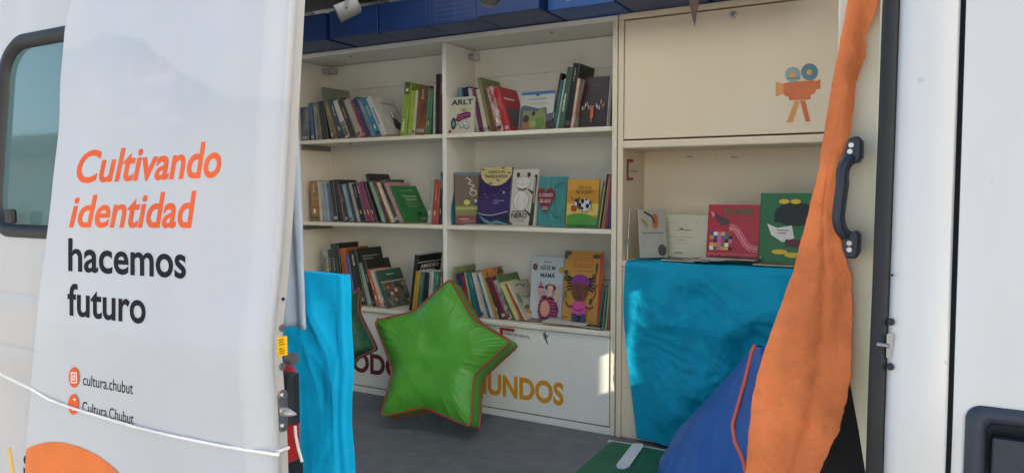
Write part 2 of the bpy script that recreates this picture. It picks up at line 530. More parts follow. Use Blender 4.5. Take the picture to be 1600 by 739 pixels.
for j in range(NVr):
    for i in range(NUr):
        q = [roof_fn(a / NUr, b / NVr) for a, b in ((i, j), (i + 1, j), (i + 1, j + 1), (i, j + 1))]
        c = sum(q, Vector()) / 4
        if HX0 < c.x < HX1 and HY0 < c.y < HY1: continue
        mb.add(q, [(0, 1, 2, 3)], 0, True)
mb.build('roof', M_VAN, van, VO, solid=.004)
mb = MB(); mb.box(-4.05, HX0, 1.36, 2.97, 2.50, 2.515); mb.box(HX1, 1.9, 1.36, 2.97, 2.50, 2.515); mb.box(HX0, HX1, 1.36, HY0, 2.50, 2.515); mb.box(HX0, HX1, HY1, 2.97, 2.50, 2.515); mb.build('ceiling', M_CEIL, van, VO)
m = bpy.data.materials.new('milky_acrylic'); m.use_nodes = True
nt = m.node_tree; nt.nodes.remove(nt.nodes['Principled BSDF'])
tr = nt.nodes.new('ShaderNodeBsdfTranslucent'); tr.inputs[0].default_value = (.92, .92, .90, 1)
nt.links.new(tr.outputs[0], nt.nodes['Material Output'].inputs[0])
MB().add([(HX0 - .02, HY0 - .02, 2.521), (HX1 + .02, HY0 - .02, 2.521), (HX1 + .02, HY1 + .02, 2.521), (HX0 - .02, HY1 + .02, 2.521)], [(0, 1, 2, 3)]).build('added_roof_light', m, van, VO)
mb = MB(); mb.box(-4.05, 1.9, 1.23, 3.03, FZ - .04, FZ); mb.build('floor', M_FLOOR, van, VO)
mb = MB(); mb.box(-4.1, 2.0, 2.985, 3.03, .42, 2.40); mb.build('far_side_panel', M_VAN_IN, van, VO)
mb = MB()
sy0, sym, sy1 = 2.3005, 2.314, 2.3285      # slit in an added unseen panel that shapes the sun patch
mb.box(.10, .115, 2.05, sy0, FZ, 1.95); mb.box(.10, .115, sy1, 2.98, FZ, 2.2)
mb.box(.10, .115, sy0, sy1, FZ, 1.26); mb.box(.10, .115, sy0, sym, 1.42, 1.95); mb.box(.10, .115, sym, sy1, 1.63, 1.95)
mb.build('sun_slit_panel', M_VAN_IN, van, VO)
mb = MB(); mb.box(1.9, 3.0, 1.25, 3.0, .45, 1.35); mb.build('bonnet', M_VAN, van, VO, bevel=.08)
mb = MB()
mb.add([(2.75, 1.35, 1.37), (2.75, 2.9, 1.37), (2.0, 2.85, 2.38), (2.0, 1.42, 2.38)], [(0, 1, 2, 3)])
mb.build('windscreen', M_CLEAR, van, VO)
# pillar right of the opening
P0, P1, DG = -.040, .0335, .0405
mb = MB(); zs = zrows(.42, 2.30, .04)
prof = [(-.052, .052), (-.048, .028), (-.044, .010), (-.036, .003), (-.024, .0), (0, 0), (P1 - .004, 0), (P1, .004), (P1 + .001, .02)]
vs_ = [(x, Yb(z) + dy, z) for z in zs for x, dy in prof]
k = len(prof)
mb.add(vs_, [(j * k + i, j * k + i + 1, (j + 1) * k + i + 1, (j + 1) * k + i) for j in range(len(zs) - 1) for i in range(k - 1)], 0, True)
pillar = mb.build('door_pillar', M_VAN, van, VO)
mb = MB(); mb.box(P1 - .002, DG + .004, 1.225, 1.235, .45, 1.3); 
strip_panel(mb, P1 - .004, DG + .006, zrows(.42, 2.30), lambda z: Yb(z) + .02, 1)
mb.build('gap_seal', M_RUBBER, van, VO)
# recessed flange with striker on the pillar
def onp(px, py, d=0.0):
    q = PY(px, py, 1.2)
    for _ in range(4): q = PY(px, py, Yb(q.z) + d)
    return q
for px, py in ((1392, 503), (1391, 573)):
    p = onp(px, py, .001); MB().tube([p + Vector((0, -.0012, 0)), p + Vector((0, .006, 0))], .0050, 14).build('plug', M_RUBBER, pillar, VO)
p = onp(1390, 540, .003)
mb = MB(); mb.prism([Vector((p.x + a, p.y, p.z + b)) for a, b in rrect(-.004, .0045, -.019, .019, .004, 6)], Vector((0, -.002, 0)))
mb.tube([p + Vector((0, -.002, 0)), p + Vector((-.016, .004, 0))], .0035, 10)
mb.build('latch', M_SCREW, pillar, VO)
p = onp(1394, 430, -.001); MB().tube([p, p + Vector((0, .003, 0))], .002, 8).build('bolt_hole', M_RUBBER, pillar, VO)
# front door with its handle recess
mb = MB()
holed_panel(mb, DG, 1.3, 1.34, 2.28, rrect(.36, 1.2, 1.46, 2.14, .08, 10), Yb, .03)
hx0, hz1 = onp(1509, 634).x, onp(1545, 634).z
hz0 = hz1 - .17
holed_panel(mb, DG, .36, hz0 - .06, hz1 + .05, rrect(hx0 + .004, hx0 + .225, hz0 + .004, hz1 - .004, .018, 6), Yb, .04)
strip_panel(mb, DG, .36, zrows(hz1 + .05, 1.34), Yb, 2)
strip_panel(mb, .36, 1.3, zrows(hz0 - .06, 1.34), Yb, 3)
strip_panel(mb, DG, 1.3, zrows(.42, hz0 - .06), Yb, 3)
edge_strip(mb, DG, zrows(.42, 2.28), Yb, lambda z: Yb(z) + .04)
fdoor = mb.build('front_door', M_VAN, van, VO)
ins = rrect(hx0 + .026, hx0 + .203, hz0 + .022, hz1 - .026, .012, 6)
frame_ring('handle_surround', rrect(hx0, hx0 + .229, hz0, hz1, .02, 6), ins, Yb, .006, mat('handle_plastic', '222b3a', .38, bump=.05, bscale=500), fdoor)
mb = MB()
n = len(ins); back = [(x, Yb(z) + .045, z) for x, z in ins]; fr = [(x, Yb(z) + .011, z) for x, z in ins]
mb.add(fr + back, [(i, n + i, n + (i + 1) % n, (i + 1) % n) for i in range(n)] + [tuple(range(n, 2 * n))])
mb.box(hx0 + .032, hx0 + .197, Yb(hz0) + .004, Yb(hz0) + .02, hz0 + .05, hz1 - .045)
mb.build('door_handle', M_PLASTIC, fdoor, VO, bevel=.003)
gl = rrect(.37, 1.19, 1.47, 2.13, .075, 8)
mb = MB().add([(x, Yb(z) + .015, z) for x, z in gl], [tuple(range(len(gl)))]); mb.build('window_glass', M_CLEAR, fdoor, VO)
mb = MB(); strip_panel(mb, 1.31, 2.0, zrows(.42, 2.28), Yb, 2); mb.build('front_side_panel', M_VAN, van, VO)
# black seal of the opening
mb = MB()
zs = zrows(.45, 2.26, .06)
vs_ = []
prof = [(.010, -.002), (.012, .010), (.009, .030), (-.009, .030), (-.0125, .014), (-.011, -.001), (-.006, -.006), (0, -.0045), (.006, -.006)]
k = len(prof)
for z in zs:
    wob = .0012 * noise.noise(Vector((0, 0, z * 5)))
    vs_ += [(-.0555 + x * 1.08 + wob, Yb(z) + .012 + y, z) for x, y in prof]
mb.add(vs_, [(j * k + i, j * k + (i + 1) % k, (j + 1) * k + (i + 1) % k, (j + 1) * k + i) for j in range(len(zs) - 1) for i in range(k)], 0, True)
mb.build('door_seal', M_RUBBER, van, VO)
# cream inner trim with the grab handle
mb = MB()
tp = [PY(1384, -40, 1.372), PY(1310, -40, 1.372), PY(1310, 440, 1.372), PY(1318, 560, 1.372), PY(1330, 610, 1.372), PY(1341, 670, 1.372), PY(1353, 745, 1.372), PY(1384, 745, 1.372)]
mb.prism(tp, Vector((0, .02, 0)))
mb.box(-.075, -.02, 1.340, 1.372, .6, 2.2)
mb.build('inner_trim', M_CREAM, van, VO, bevel=.003)
hy = 1.335
pa, pb, pc, pd = PY(1335, 246, hy), PY(1318, 272, hy), PY(1311, 345, hy), PY(1326, 370, hy)
mb = MB()
off = Vector((0, -.012, 0))
def bez(a, b, c, n=6): return [a * (1 - t) ** 2 + b * 2 * t * (1 - t) + c * t * t for t in [i / n for i in range(n + 1)]]
pth = bez(pa, lerp(pa, pb, .5) + off + Vector((-.012, 0, .006)), pb + off + Vector((0, 0, -.015))) + bez(pc + off + Vector((0, 0, .01)), pc + off * .8 + Vector((.0, 0, -.018)), pd)
mb.tube(pth, .0102, 12)
gh = mb.build('grab_handle', M_PLASTIC, van, VO)
for quad in ([(1325, 216), (1341, 212), (1348, 220), (1347, 246), (1341, 255), (1322, 253), (1317, 247)], [(1316, 368), (1338, 360), (1344, 367), (1343, 394), (1338, 405), (1322, 404), (1316, 392)]):
    mb = MB(); mb.prism([PY(x, y, hy - .010) for x, y in quad], Vector((0, .036, 0)))
    mo = mb.build('handle_mount', M_PLASTIC, gh, VO, bevel=.004)
    cx = sum(q[0] for q in quad) / 7; cy = sum(q[1] for q in quad) / 7
for x, y in ((1330, 227), (1328, 237), (1327, 380), (1327, 390)):
    p = PY(x, y, hy - .0105); MB().tube([p, p + Vector((0, -.002, 0))], .0042, 10).build('handle_screw', M_STEEL, gh, VO)
mb = MB(); mb.box(-.21, .095, 1.48, 1.95, FZ + .002, 1.22); mb.build('seat_base', M_BLACK, van, VO, bevel=.03)
for wx in (-3.0, 2.2):
    for wy in (1.32, 2.93):
        c = Vector((wx, wy, .34))
        mb = MB(); mb.tube([c + Vector((0, d, 0)) for d in (-.11, -.09, .09, .11)], [.29, .34, .34, .29], 28)
        w = mb.build('wheel', M_TYRE, van, VO)
        mb = MB(); mb.tube([c + Vector((0, d, 0)) for d in (-.114, .114)], [.19, .19], 24); mb.build('rim', M_STEEL, w, VO)

# ------------------------------------------------------------------ banner over the door
def _edge(px, py):
    q = PY(px, py, 1.08)
    for _ in range(6): q = PY(px, py, Yd(q.z) - .036)
    return (q.x, q.z)
_bl = [_edge(*q) for q in ((113, 0), (104, 45), (96, 120), (89, 200), (80, 290), (72, 370), (62, 500), (54, 600), (50, 660), (46, 739))]
BZ0, BZ1 = .66, 2.24
_bl = [(_bl[0][0] + .03, BZ1)] + _bl + [(_bl[-1][0] - .01, BZ0)]
def bxl(z): return poly_at(_bl, z) + .004 * noise.noise(Vector((3, 0, z * 6)))
BXR = DX1 + .006
def Yban(x, z):
    t = (x + 2.2) / 1.05
    w = .006 * math.sin(x * 9 + z * 1.7) + .004 * noise.noise(Vector((x * 4, 0, z * 2.2))) + .0018 * noise.noise(Vector((x * 14, 3, z * 9)))
    # soft puckers hanging from the rope and curl of the free left edge
    w += .004 * math.exp(-((x - bxl(z)) / .05) ** 2) * math.sin(z * 7)
    w += .010 * (crumple(x * .8, z * .8, 77, 1.6, 7) - .45)
    e = max(0, min(1, (BXR - x) / .06)); e2 = e * e * (3 - 2 * e)
    return Yd(z) - .016 - (.010 + w) * e2 * 1.0 - .012 * e2
def Pban(px, py):
    q = PY(px, py, 1.09)
    for _ in range(8): q = PY(px, py, Yban(q.x, q.z))
    return q
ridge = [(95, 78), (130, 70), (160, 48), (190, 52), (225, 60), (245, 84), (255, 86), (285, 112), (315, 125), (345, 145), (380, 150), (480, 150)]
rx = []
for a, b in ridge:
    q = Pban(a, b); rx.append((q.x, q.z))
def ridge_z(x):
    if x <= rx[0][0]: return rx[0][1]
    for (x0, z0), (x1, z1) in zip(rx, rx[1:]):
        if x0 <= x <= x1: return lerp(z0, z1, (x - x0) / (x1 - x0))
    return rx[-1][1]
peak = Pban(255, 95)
NU, NV = 150, 220
mb = MB()
mb.grid(lambda u, v: (lambda z: (lambda x: Vector((x, Yban(x, z), z)))(lerp(bxl(z), BXR, u)))(lerp(BZ0, BZ1, v)), NU, NV)
# fold of the banner round the door's edge
mb.grid(lambda u, v: Vector((BXR + .003 * math.sin(u * 3.1), lerp(Yban(BXR, lerp(BZ0, BZ1, v)), Yd(lerp(BZ0, BZ1, v)) + .006 + .005 * noise.noise(Vector((0, 0, v * 9))), u), lerp(BZ0, BZ1, v))), 4, NV)
banner = thing('banner', 'white printed banner hung over the sliding door, text reading Cultivando identidad hacemos futuro', 'banner', (-1.65, 1.08, BZ0))
BO = banner.location
m = bpy.data.materials.new('banner_vinyl'); m.use_nodes = True
nt = m.node_tree; b = nt.nodes['Principled BSDF']
at = nt.nodes.new('ShaderNodeAttribute'); at.attribute_name = 'print'
nz = nt.nodes.new('ShaderNodeTexNoise'); nz.inputs['Scale'].default_value = 3; nz.inputs['Detail'].default_value = 6
tc = nt.nodes.new('ShaderNodeTexCoord'); nt.links.new(tc.outputs['Object'], nz.inputs['Vector'])
mx = nt.nodes.new('ShaderNodeMixRGB'); mx.blend_type = 'MULTIPLY'; mx.inputs[0].default_value = .12
nt.links.new(at.outputs['Color'], mx.inputs[1]); nt.links.new(nz.outputs['Color'], mx.inputs[2])
nt.links.new(mx.outputs[0], b.inputs['Base Color']); b.inputs['Roughness'].default_value = .42
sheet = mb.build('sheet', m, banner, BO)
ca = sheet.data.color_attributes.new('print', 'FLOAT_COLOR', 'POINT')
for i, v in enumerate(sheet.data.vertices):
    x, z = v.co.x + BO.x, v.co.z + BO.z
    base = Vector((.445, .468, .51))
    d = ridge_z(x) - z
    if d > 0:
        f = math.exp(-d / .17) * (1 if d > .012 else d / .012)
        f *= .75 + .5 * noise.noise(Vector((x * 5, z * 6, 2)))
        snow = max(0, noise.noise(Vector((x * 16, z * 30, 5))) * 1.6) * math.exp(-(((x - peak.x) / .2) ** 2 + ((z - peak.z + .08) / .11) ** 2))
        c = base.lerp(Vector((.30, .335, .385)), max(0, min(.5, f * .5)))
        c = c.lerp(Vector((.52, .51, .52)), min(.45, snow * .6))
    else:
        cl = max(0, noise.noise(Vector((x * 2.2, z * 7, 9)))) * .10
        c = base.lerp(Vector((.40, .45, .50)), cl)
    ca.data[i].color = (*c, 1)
def bmap(u, v, l):                        # u, v are photo pixels of the printed sheet
    q = Pban(u, v)
    return Vector((q.x, q.y - l - .0022, q.z))
INK_O, INK_D = mat('banner_orange_ink', (.66, .105, .03), .7, spec=.2), mat('banner_dark_ink', (.012, .012, .017), .75, spec=.15)
def fine_text(body, bold, shear):
    """text split into small faces so that it follows the waves of the sheet"""
    import bmesh
    p, f = text2d(body, bold, shear)
    bm = bmesh.new()
    vv = [bm.verts.new((x * len(body) * .6, y, 0)) for x, y in p]
    for q in f:
        try: bm.faces.new([vv[i] for i in q])
        except ValueError: pass
    bmesh.ops.triangulate(bm, faces=bm.faces)
    for _ in range(3):
        es = [e for e in bm.edges if e.calc_length() > .22]
        if not es: break
        bmesh.ops.subdivide_edges(bm, edges=es, cuts=1); bmesh.ops.triangulate(bm, faces=bm.faces)
    bm.verts.index_update()
    r = [(v.co.x / (len(body) * .6), v.co.y) for v in bm.verts], [tuple(v.index for v in fa.verts) for fa in bm.faces]
    bm.free()
    return r
def letters(name, body, quad, m, bold, shear=0):
    mb = MB(); mats = [m]
    tl, tr, br, bl = quad
    p, f = fine_text(body, bold, shear)
    pts = []
    for x, y in p:
        a = (lerp(bl[0], br[0], x), lerp(bl[1], br[1], x)); b = (lerp(tl[0], tr[0], x), lerp(tl[1], tr[1], x))
        pts.append(bmap(lerp(a[0], b[0], y), lerp(a[1], b[1], y), -.0014))
    mb.add(pts, f)
    return mb.build(name, mats, banner, BO)
letters('lettering', 'Cultivando', ((124, 236), (347, 219), (345, 278), (118, 287)), INK_O, .019, .17)
letters('lettering', 'identidad', ((113, 306), (307, 298), (305, 357), (108, 356)), INK_O, .019, .17)
letters('lettering', 'hacemos', ((107, 372), (291, 381), (291, 436), (107, 424)), INK_D, .019)
letters('lettering', 'futuro', ((106, 442), (228, 452), (228, 507), (106, 493)), INK_D, .019)
letters('lettering', 'cultura.chubut', ((130, 584), (208, 597), (208, 616), (130, 601)), INK_D, .002)
letters('lettering', 'Cultura.Chubut', ((129, 626), (209, 645), (209, 663), (129, 643)), INK_D, .002)
mb = MB(); mats = []; ar = Art(mb, bmap, mats, .0003, .0003)
ar.poly(disc(117, 589, 8.2, 15.8, 32), INK_O)
def ring(cx, cy, r0x, r0y, r1x, r1y, m, sq=False):
    o, i_ = disc(cx, cy, r0x, r0y, 28), disc(cx, cy, r1x, r1y, 28)
    if sq:
        o = [(cx + max(-r0x, min(r0x, (a - cx) * 1.35)), cy + max(-r0y, min(r0y, (b - cy) * 1.35))) for a, b in o]
        i_ = [(cx + max(-r1x, min(r1x, (a - cx) * 1.35)), cy + max(-r1y, min(r1y, (b - cy) * 1.35))) for a, b in i_]
    for k in range(28):
        ar.mb.add([ar.mp(*q, ar.l) for q in (o[k], o[(k + 1) % 28], i_[(k + 1) % 28], i_[k])], [(0, 1, 2, 3)], ar.mi(m))
    ar.l += ar.st
ring(117, 589.4, 4.6, 8.4, 3.7, 6.8, 'f2f2f2', True)
ring(117, 589.4, 2.4, 4.4, 1.5, 2.9, 'f2f2f2')
ar.poly(disc(119.6, 585, .5, .9, 10), 'f2f2f2')
mb.build('round_icon', mats, banner, BO)
mb = MB(); mats = []; ar = Art(mb, bmap, mats, .0003, .0003)
ar.poly(disc(116, 631, 8.2, 15.8, 32), INK_O)
ar.text('f', 113, 640, 119.5, 622, 'f2f2f2', .02)
mb.build('round_icon', mats, banner, BO)
# orange disc at the foot
c0, c1 = Pban(110, 693), Pban(187, 739)
hw, dz = c1.x - c0.x, c0.z - c1.z
rr = (hw * hw + dz * dz) / (2 * dz)
mb = MB(); mats = [mat('banner_orange_print', (.62, .16, .04), .6, spec=.2)]
cc = (c0.x, c0.z - rr)
rows = []
for j in range(40):
    z = lerp(c0.z - .0005, BZ0 + .01, (j / 39) ** 1.6)
    h = math.sqrt(max(0, rr * rr - (z - cc[1]) ** 2))
    xa, xb = max(bxl(z) + .004, cc[0] - h), min(BXR - .02, cc[0] + h)
    rows.append([Vector((lerp(xa, xb, i / 30), Yban(lerp(xa, xb, i / 30), z) - .0018, z)) for i in range(31)])
for a, b in zip(rows, rows[1:]):
    for i in range(30): mb.add([a[i], a[i + 1], b[i + 1], b[i]], [(0, 1, 2, 3)], 0, True)
mb.build('orange_disc', mats, banner, BO)
# rope across
pts = []
for px, py in ((-60, 552), (0, 584), (50, 608)):
    q = PY(px, py, 1.056); pts.append(q)
pts.insert(0, Vector((DX0 - .006, 1.075, pts[0].z + .05))); pts.insert(0, Vector((DX0 - .004, 1.15, pts[0].z + .004)))
for px, py in ((80, 623), (107, 633), (135, 642), (165, 651), (220, 667), (280, 681), (350, 695), (400, 703), (440, 709)):
    q = Pban(px, py); pts.append(Vector((q.x, q.y - .006, q.z)))
q = pts[-1]
pts += [Vector((BXR + .006, q.y + .012, q.z - .002)), Vector((BXR + .004, q.y + .05, q.z - .004))]
fine = []
for i in range(len(pts) - 1):
    for k in range(5): fine.append(lerp(pts[i], pts[i + 1], k / 5))
fine.append(pts[-1])
rope = MB().tube(fine, .0036, 8).build('rope', M_CORD)
tag(rope, 'thin white rope tied across the printed banner', 'rope')
# lettering painted on the door, left of the banner
mb = MB(); mats = []
def dmap(u, v, l):
    q = PY(u, v, 1.10)
    for _ in range(4): q = PY(u, v, Yd(q.z))
    return Vector((q.x, q.y - l - .001, q.z))
ar = Art(mb, dmap, mats, .0)
ar.text('S', 37, 741, 52, 709, INK_D, .03)
mb.build('painted_letter', mats, door, VO)
mb = MB(); mats = []; ar = Art(mb, dmap, mats, .0)
ar.poly([(12, 700), (16, 698), (24, 745), (19, 745)], 'd9a92e'); mb.build('painted_stroke', mats, door, VO)

# ------------------------------------------------------------------ bookcase and cabinet
BY, BB = 2.70, 2.955
def art_on(px_mats): pass
M_EDGE = wear_paint('yellowed_board', (0.80, 0.72, 0.57), 0.42, (0.93, 0.92, 0.89), 0.0)
M_SHELF = wear_paint('ivory_board', (0.80, 0.75, 0.63), 0.42, (0.9, 0.88, 0.83), 0.0)
bc = thing('bookcase', 'white built-in bookcase with two bays of shelves and flap doors at its foot', 'bookcase', (-1.92, 2.83, FZ))
O = bc.location
def part(name, boxes, m=M_WOOD, parent=None, bevel=.004, org=None):
    mb = MB()
    for b in boxes: mb.box(*b)
    return mb.build(name, m, parent or bc, O if org is None else org, bevel=bevel)
LX0, LX1, DVX0, DVX1, RX0, RX1 = -2.776, -2.757, -1.877, -1.856, -1.075, -1.054
part('side_panel', [(LX0, LX1, BY, BB, FZ, 2.205)])
part('side_panel', [(RX0, RX1, BY - .004, BB, FZ, 2.205)], M_EDGE)
part('divider', [(DVX0, DVX1, BY + .002, BB - .002, .98, 2.203)])
part('back_panel', [(LX1, RX0, BB - .012, BB, FZ, 2.203)], bevel=0)
part('ledge', [(LX1 + .001, DVX0 - .001, BB - .020, BB - .012, 2.075, 2.203)], bevel=.002)
part('ledge', [(DVX1 + .001, RX0 - .001, BB - .020, BB - .012, 2.075, 2.203)], bevel=.002)
part('top_panel', [(LX0, RX1, BY - .004, BB, 2.205, 2.227)])
for zt in (1.805, 1.403):
    part('shelf', [(LX1, DVX0, BY - .003, BB - .013, zt - .019, zt)], M_SHELF)
    part('shelf', [(DVX1, RX0, BY - .003, BB - .013, zt - .019, zt)], M_SHELF)
part('shelf', [(LX1, RX0, BY - .012, BB - .013, .980, 1.0)], M_SHELF)
part('plinth', [(LX1, RX0, BY + .002, BY + .02, FZ, .613)], bevel=.002)
part('bay_bottom', [(LX1, RX0, BY + .02, BB - .013, .595, .61)])
bm = Vector((0, 0, 0))
flapL = part('flap_door', [(LX1 + .003, -1.700, BY - .001, BY + .017, .6185, .977)], bevel=.002)
flapR = part('flap_door', [(-1.696, RX0 - .003, BY - .001, BY + .017, .6185, .977)], bevel=.002)
def bmap2(u, v, l):
    q = PY(u, v, BY - .0012)
    return Vector((q.x, q.y - l, q.z))
def fit_x(body, xa, xb, za, zb, m, bold, parent, name='lettering'):
    mb = MB(); mats = []
    Art(mb, lambda u, v, l: Vector((u, BY - .0016 - l, v)), mats, .0).text(body, xa, za, xb, zb, m, bold)
    return mb.build(name, mats, parent, O)
INK_M, INK_Y, INK_R = mat('maroon_letters', (.13, .012, .02), .5), mat('amber_letters', (.72, .30, .012), .5), mat('vermilion_letters', (.68, .09, .03), .5)
sR = PY(881, 620, BY); sz0, sz1 = PY(860, 631, BY).z, PY(860, 595, BY).z
fit_x('MUNDOS', sR.x - .445, sR.x, sz0, sz1, INK_Y, .035, flapR)
oR = PY(622, 575, BY); oz0, oz1 = PY(590, 586, BY).z, PY(590, 553, BY).z
fit_x('TODOS', oR.x - .36, oR.x + .092, oz0, oz1, INK_M, .035, flapL)
lx = PY(589, 505, BY); fit_x('LOS', lx.x, lx.x + .15, PY(600, 517, BY).z, PY(600, 497, BY).z, INK_R, .03, flapL)
mb = MB(); mats = []; ar = Art(mb, bmap2, mats, .0003)
ar.poly([(781, 511), (804, 514), (804, 518.5), (781, 515.5)], 'a83226'); ar.poly([(781, 511), (786, 511.7), (786, 545), (781, 544)], 'a83226')
ar.text('LITERATURA INFANTIL', 789, 525.5, 828, 521, '33302c', .01, quad=((788, 517.5), (828, 525), (828, 529.5), (788, 522)))
mb.build('section_sign', mats, flapR, O)
def lock(px, py, Y, parent, org, drip=False):
    p = PY(px, py, Y)
    mb = MB(); mb.tube([p, p + Vector((0, -.004, 0)), p + Vector((0, -.006, 0))], [.013, .013, .009], 18)
    mb.tube([p + Vector((0, -.006, 0)), p + Vector((0, -.0075, 0))], .006, 12, 1)
    mb.box(p.x - .0012, p.x + .0012, p.y - .0085, p.y - .007, p.z - .005, p.z + .005, 2)
    o = mb.build('lock', [M_STEEL, M_SCREW, M_RUBBER], parent, org)
    return o
lock(853, 523, BY - .001, flapR, O)
mb = MB(); mats = []; ar = Art(mb, bmap2, mats, .0003)
ar.poly([(850, 527), (853, 526.5), (856.5, 537), (855, 538), (852, 531)], '5a564c'); mb.build('rust_streak', mats, flapR, O)
# hinges under the top panel
for px, py in ((512, 112), (733, 90)):
    p = PY(px, py, BB - .06)
    mb = MB(); mb.box(p.x - .028, p.x + .006, p.y - .012, p.y + .012, p.z - .012, p.z + .013); mb.tube([p + Vector((.006, 0, 0)), p + Vector((.03, .004, -.002))], .014, 12); mb.box(p.x + .012, p.x + .04, p.y + .015, p.y + .03, p.z - .014, p.z + .016)
    mb.build('hinge', M_STEEL, bc, O, bevel=.002)
for px, py in ((548, 89), (862, 49), (548, 233.5)):
    p = PY(px, py, BY + .05)
    MB().tube([Vector((p.x, p.y, 2.2045 if py < 200 else 1.7855)), Vector((p.x, p.y, 2.198 if py < 200 else 1.78))], .007, 10).build('screw', M_SCREW, bc, O)
for z in (1.785, 1.383):
    part('shelf_batten', [(LX1 + .0005, LX1 + .014, BY + .03, BB - .03, z - .024, z - .0005)], mat('grey_batten', (.22, .22, .21), .7), bevel=.001)

M_CREAMB = wear_paint('cream_board', (0.80, 0.67, 0.49), 0.42, (0.97, 0.965, 0.95), 0.0)
cb = thing('cabinet', 'white cabinet with a drop flap and camera sticker, right of the bookcase', 'cabinet', (-.48, 2.83, FZ))
O2 = cb.location
CX0, CX1, CXE = -1.050, -1.028, .06
part('side_panel', [(CX0, CX1, BY - .004, BB, FZ, 2.205)], M_CREAMB, parent=cb, org=O2)
part('side_panel', [(CXE - .02, CXE, BY - .004, BB, FZ, 2.205)], M_CREAMB, parent=cb, org=O2)
part('back_panel', [(CX1, CXE - .02, BB - .012, BB, FZ, 2.203)], M_CREAMB, parent=cb, org=O2, bevel=0)
part('top_panel', [(CX0, CXE, BY - .006, BB, 2.205, 2.228)], M_CREAMB, parent=cb, org=O2)
part('shelf', [(CX1, CXE - .02, BY - .008, BB - .013, 1.716, 1.746)], M_CREAMB, parent=cb, org=O2, bevel=.006)
part('counter', [(CX1, CXE - .02, BY - .006, BB - .013, 1.262, 1.283)], M_CREAMB, parent=cb, org=O2)
part('front_panel', [(CX1, CXE - .02, BY + .002, BY + .02, FZ, 1.262)], M_CREAMB, parent=cb, org=O2)
flap = part('flap_door', [(CX1 + .003, CXE - .023, BY - .002, BY + .016, 1.752, 2.200)], M_CREAMB, parent=cb, org=O2, bevel=.002)
lock(1146, 24, BY - .002, flap, O2)
# film-camera sticker
mb = MB(); mats = []
ar = Art(mb, lambda u, v, l: PY(u, v, BY - .0025) + Vector((0, -l, 0)), mats, .0002, .0003)
OR1, OR2 = mat('sticker_orange', (.72, .19, .05), .45, color2=(.62, .10, .035), nscale=7), mat('sticker_light_orange', (.80, .33, .10), .45)
TE1 = mat('sticker_teal', (.10, .24, .30), .45)
ar.poly([(1232, 129), (1270, 126), (1276, 127), (1282, 124), (1282, 139), (1276, 140), (1273, 146), (1267, 149), (1266, 156), (1233, 157), (1232, 152), (1227, 150), (1224, 146), (1224, 131), (1232, 129)], OR1)
ar.poly([(1212, 129), (1220, 130), (1224, 132), (1224, 147), (1219, 149), (1212, 152)], OR2)
ar.poly([(1242, 158), (1250, 157.5), (1239, 191), (1229, 192)], OR2); ar.poly([(1250, 157.5), (1258, 157), (1266, 190), (1259, 191)], OR1)
for cx, cy, ru, m in ((1239, 117, 12, mat('sticker_pale_teal', (.30, .42, .42), .45)), (1265, 113, 13, TE1)):
    ar.poly(disc(cx, cy, ru, ru * 1.02, 30), m); ar.poly(disc(cx - .5, cy + .5, 4.3, 4.4, 16), OR2)
ar.line([(1229, 123.5), (1251, 122.5)], 1.0, '3a4a4c')
mb.build('camera_sticker', mats, flap, O2)
# red section bracket on the inner side of the cabinet
def smap(u, v, l):
    q = PX(u, v, CX1); return q + Vector((.0012 + l, 0, 0))
mb = MB(); mats = []; ar = Art(mb, smap, mats, .0)
ar.poly([(979, 249), (989, 249), (989, 254), (982, 254), (982, 278), (989, 277.5), (989, 282), (978.5, 282)], '9b3a30')
ar.text('CINE', 983.5, 269.5, 996, 266, '4a4540')
mb.build('section_sign', mats, cb, O2)
# flap stay: thin steel rod with a joint
mb = MB()
pp = [PY(984.5, 326, 2.76), PY(983, 345, 2.755), PY(979, 378, 2.745), PY(975.5, 425, 2.735)]
pp = [Vector((max(p.x, CX1 + .006), p.y, p.z)) for p in pp]
mb.tube(pp, .0035, 8); mb.tube([pp[2] + Vector((-.003, -.004, 0)), pp[2] + Vector((.006, -.012, 0))], .012, 12)
mb.build('flap_stay', M_STEEL, cb, O2)
for i in range(7):
    x = random.uniform(-.95, -.45); z = random.uniform(1.675, 1.70) if i < 5 else random.uniform(1.47, 1.62); w = random.uniform(.004, .016) if i < 5 else .003
    mb = MB(); mb.prism([Vector((x + w * math.cos(a), BB - .0122, z + w * .25 * math.sin(a) + .08 * w * math.cos(3 * a))) for a in [k * math.pi / 4 for k in range(8)]], Vector((0, -.0008, 0)))
    mb.build('scuff_mark', mat('scuff', (.42, .38, .30), .7), cb, O2)

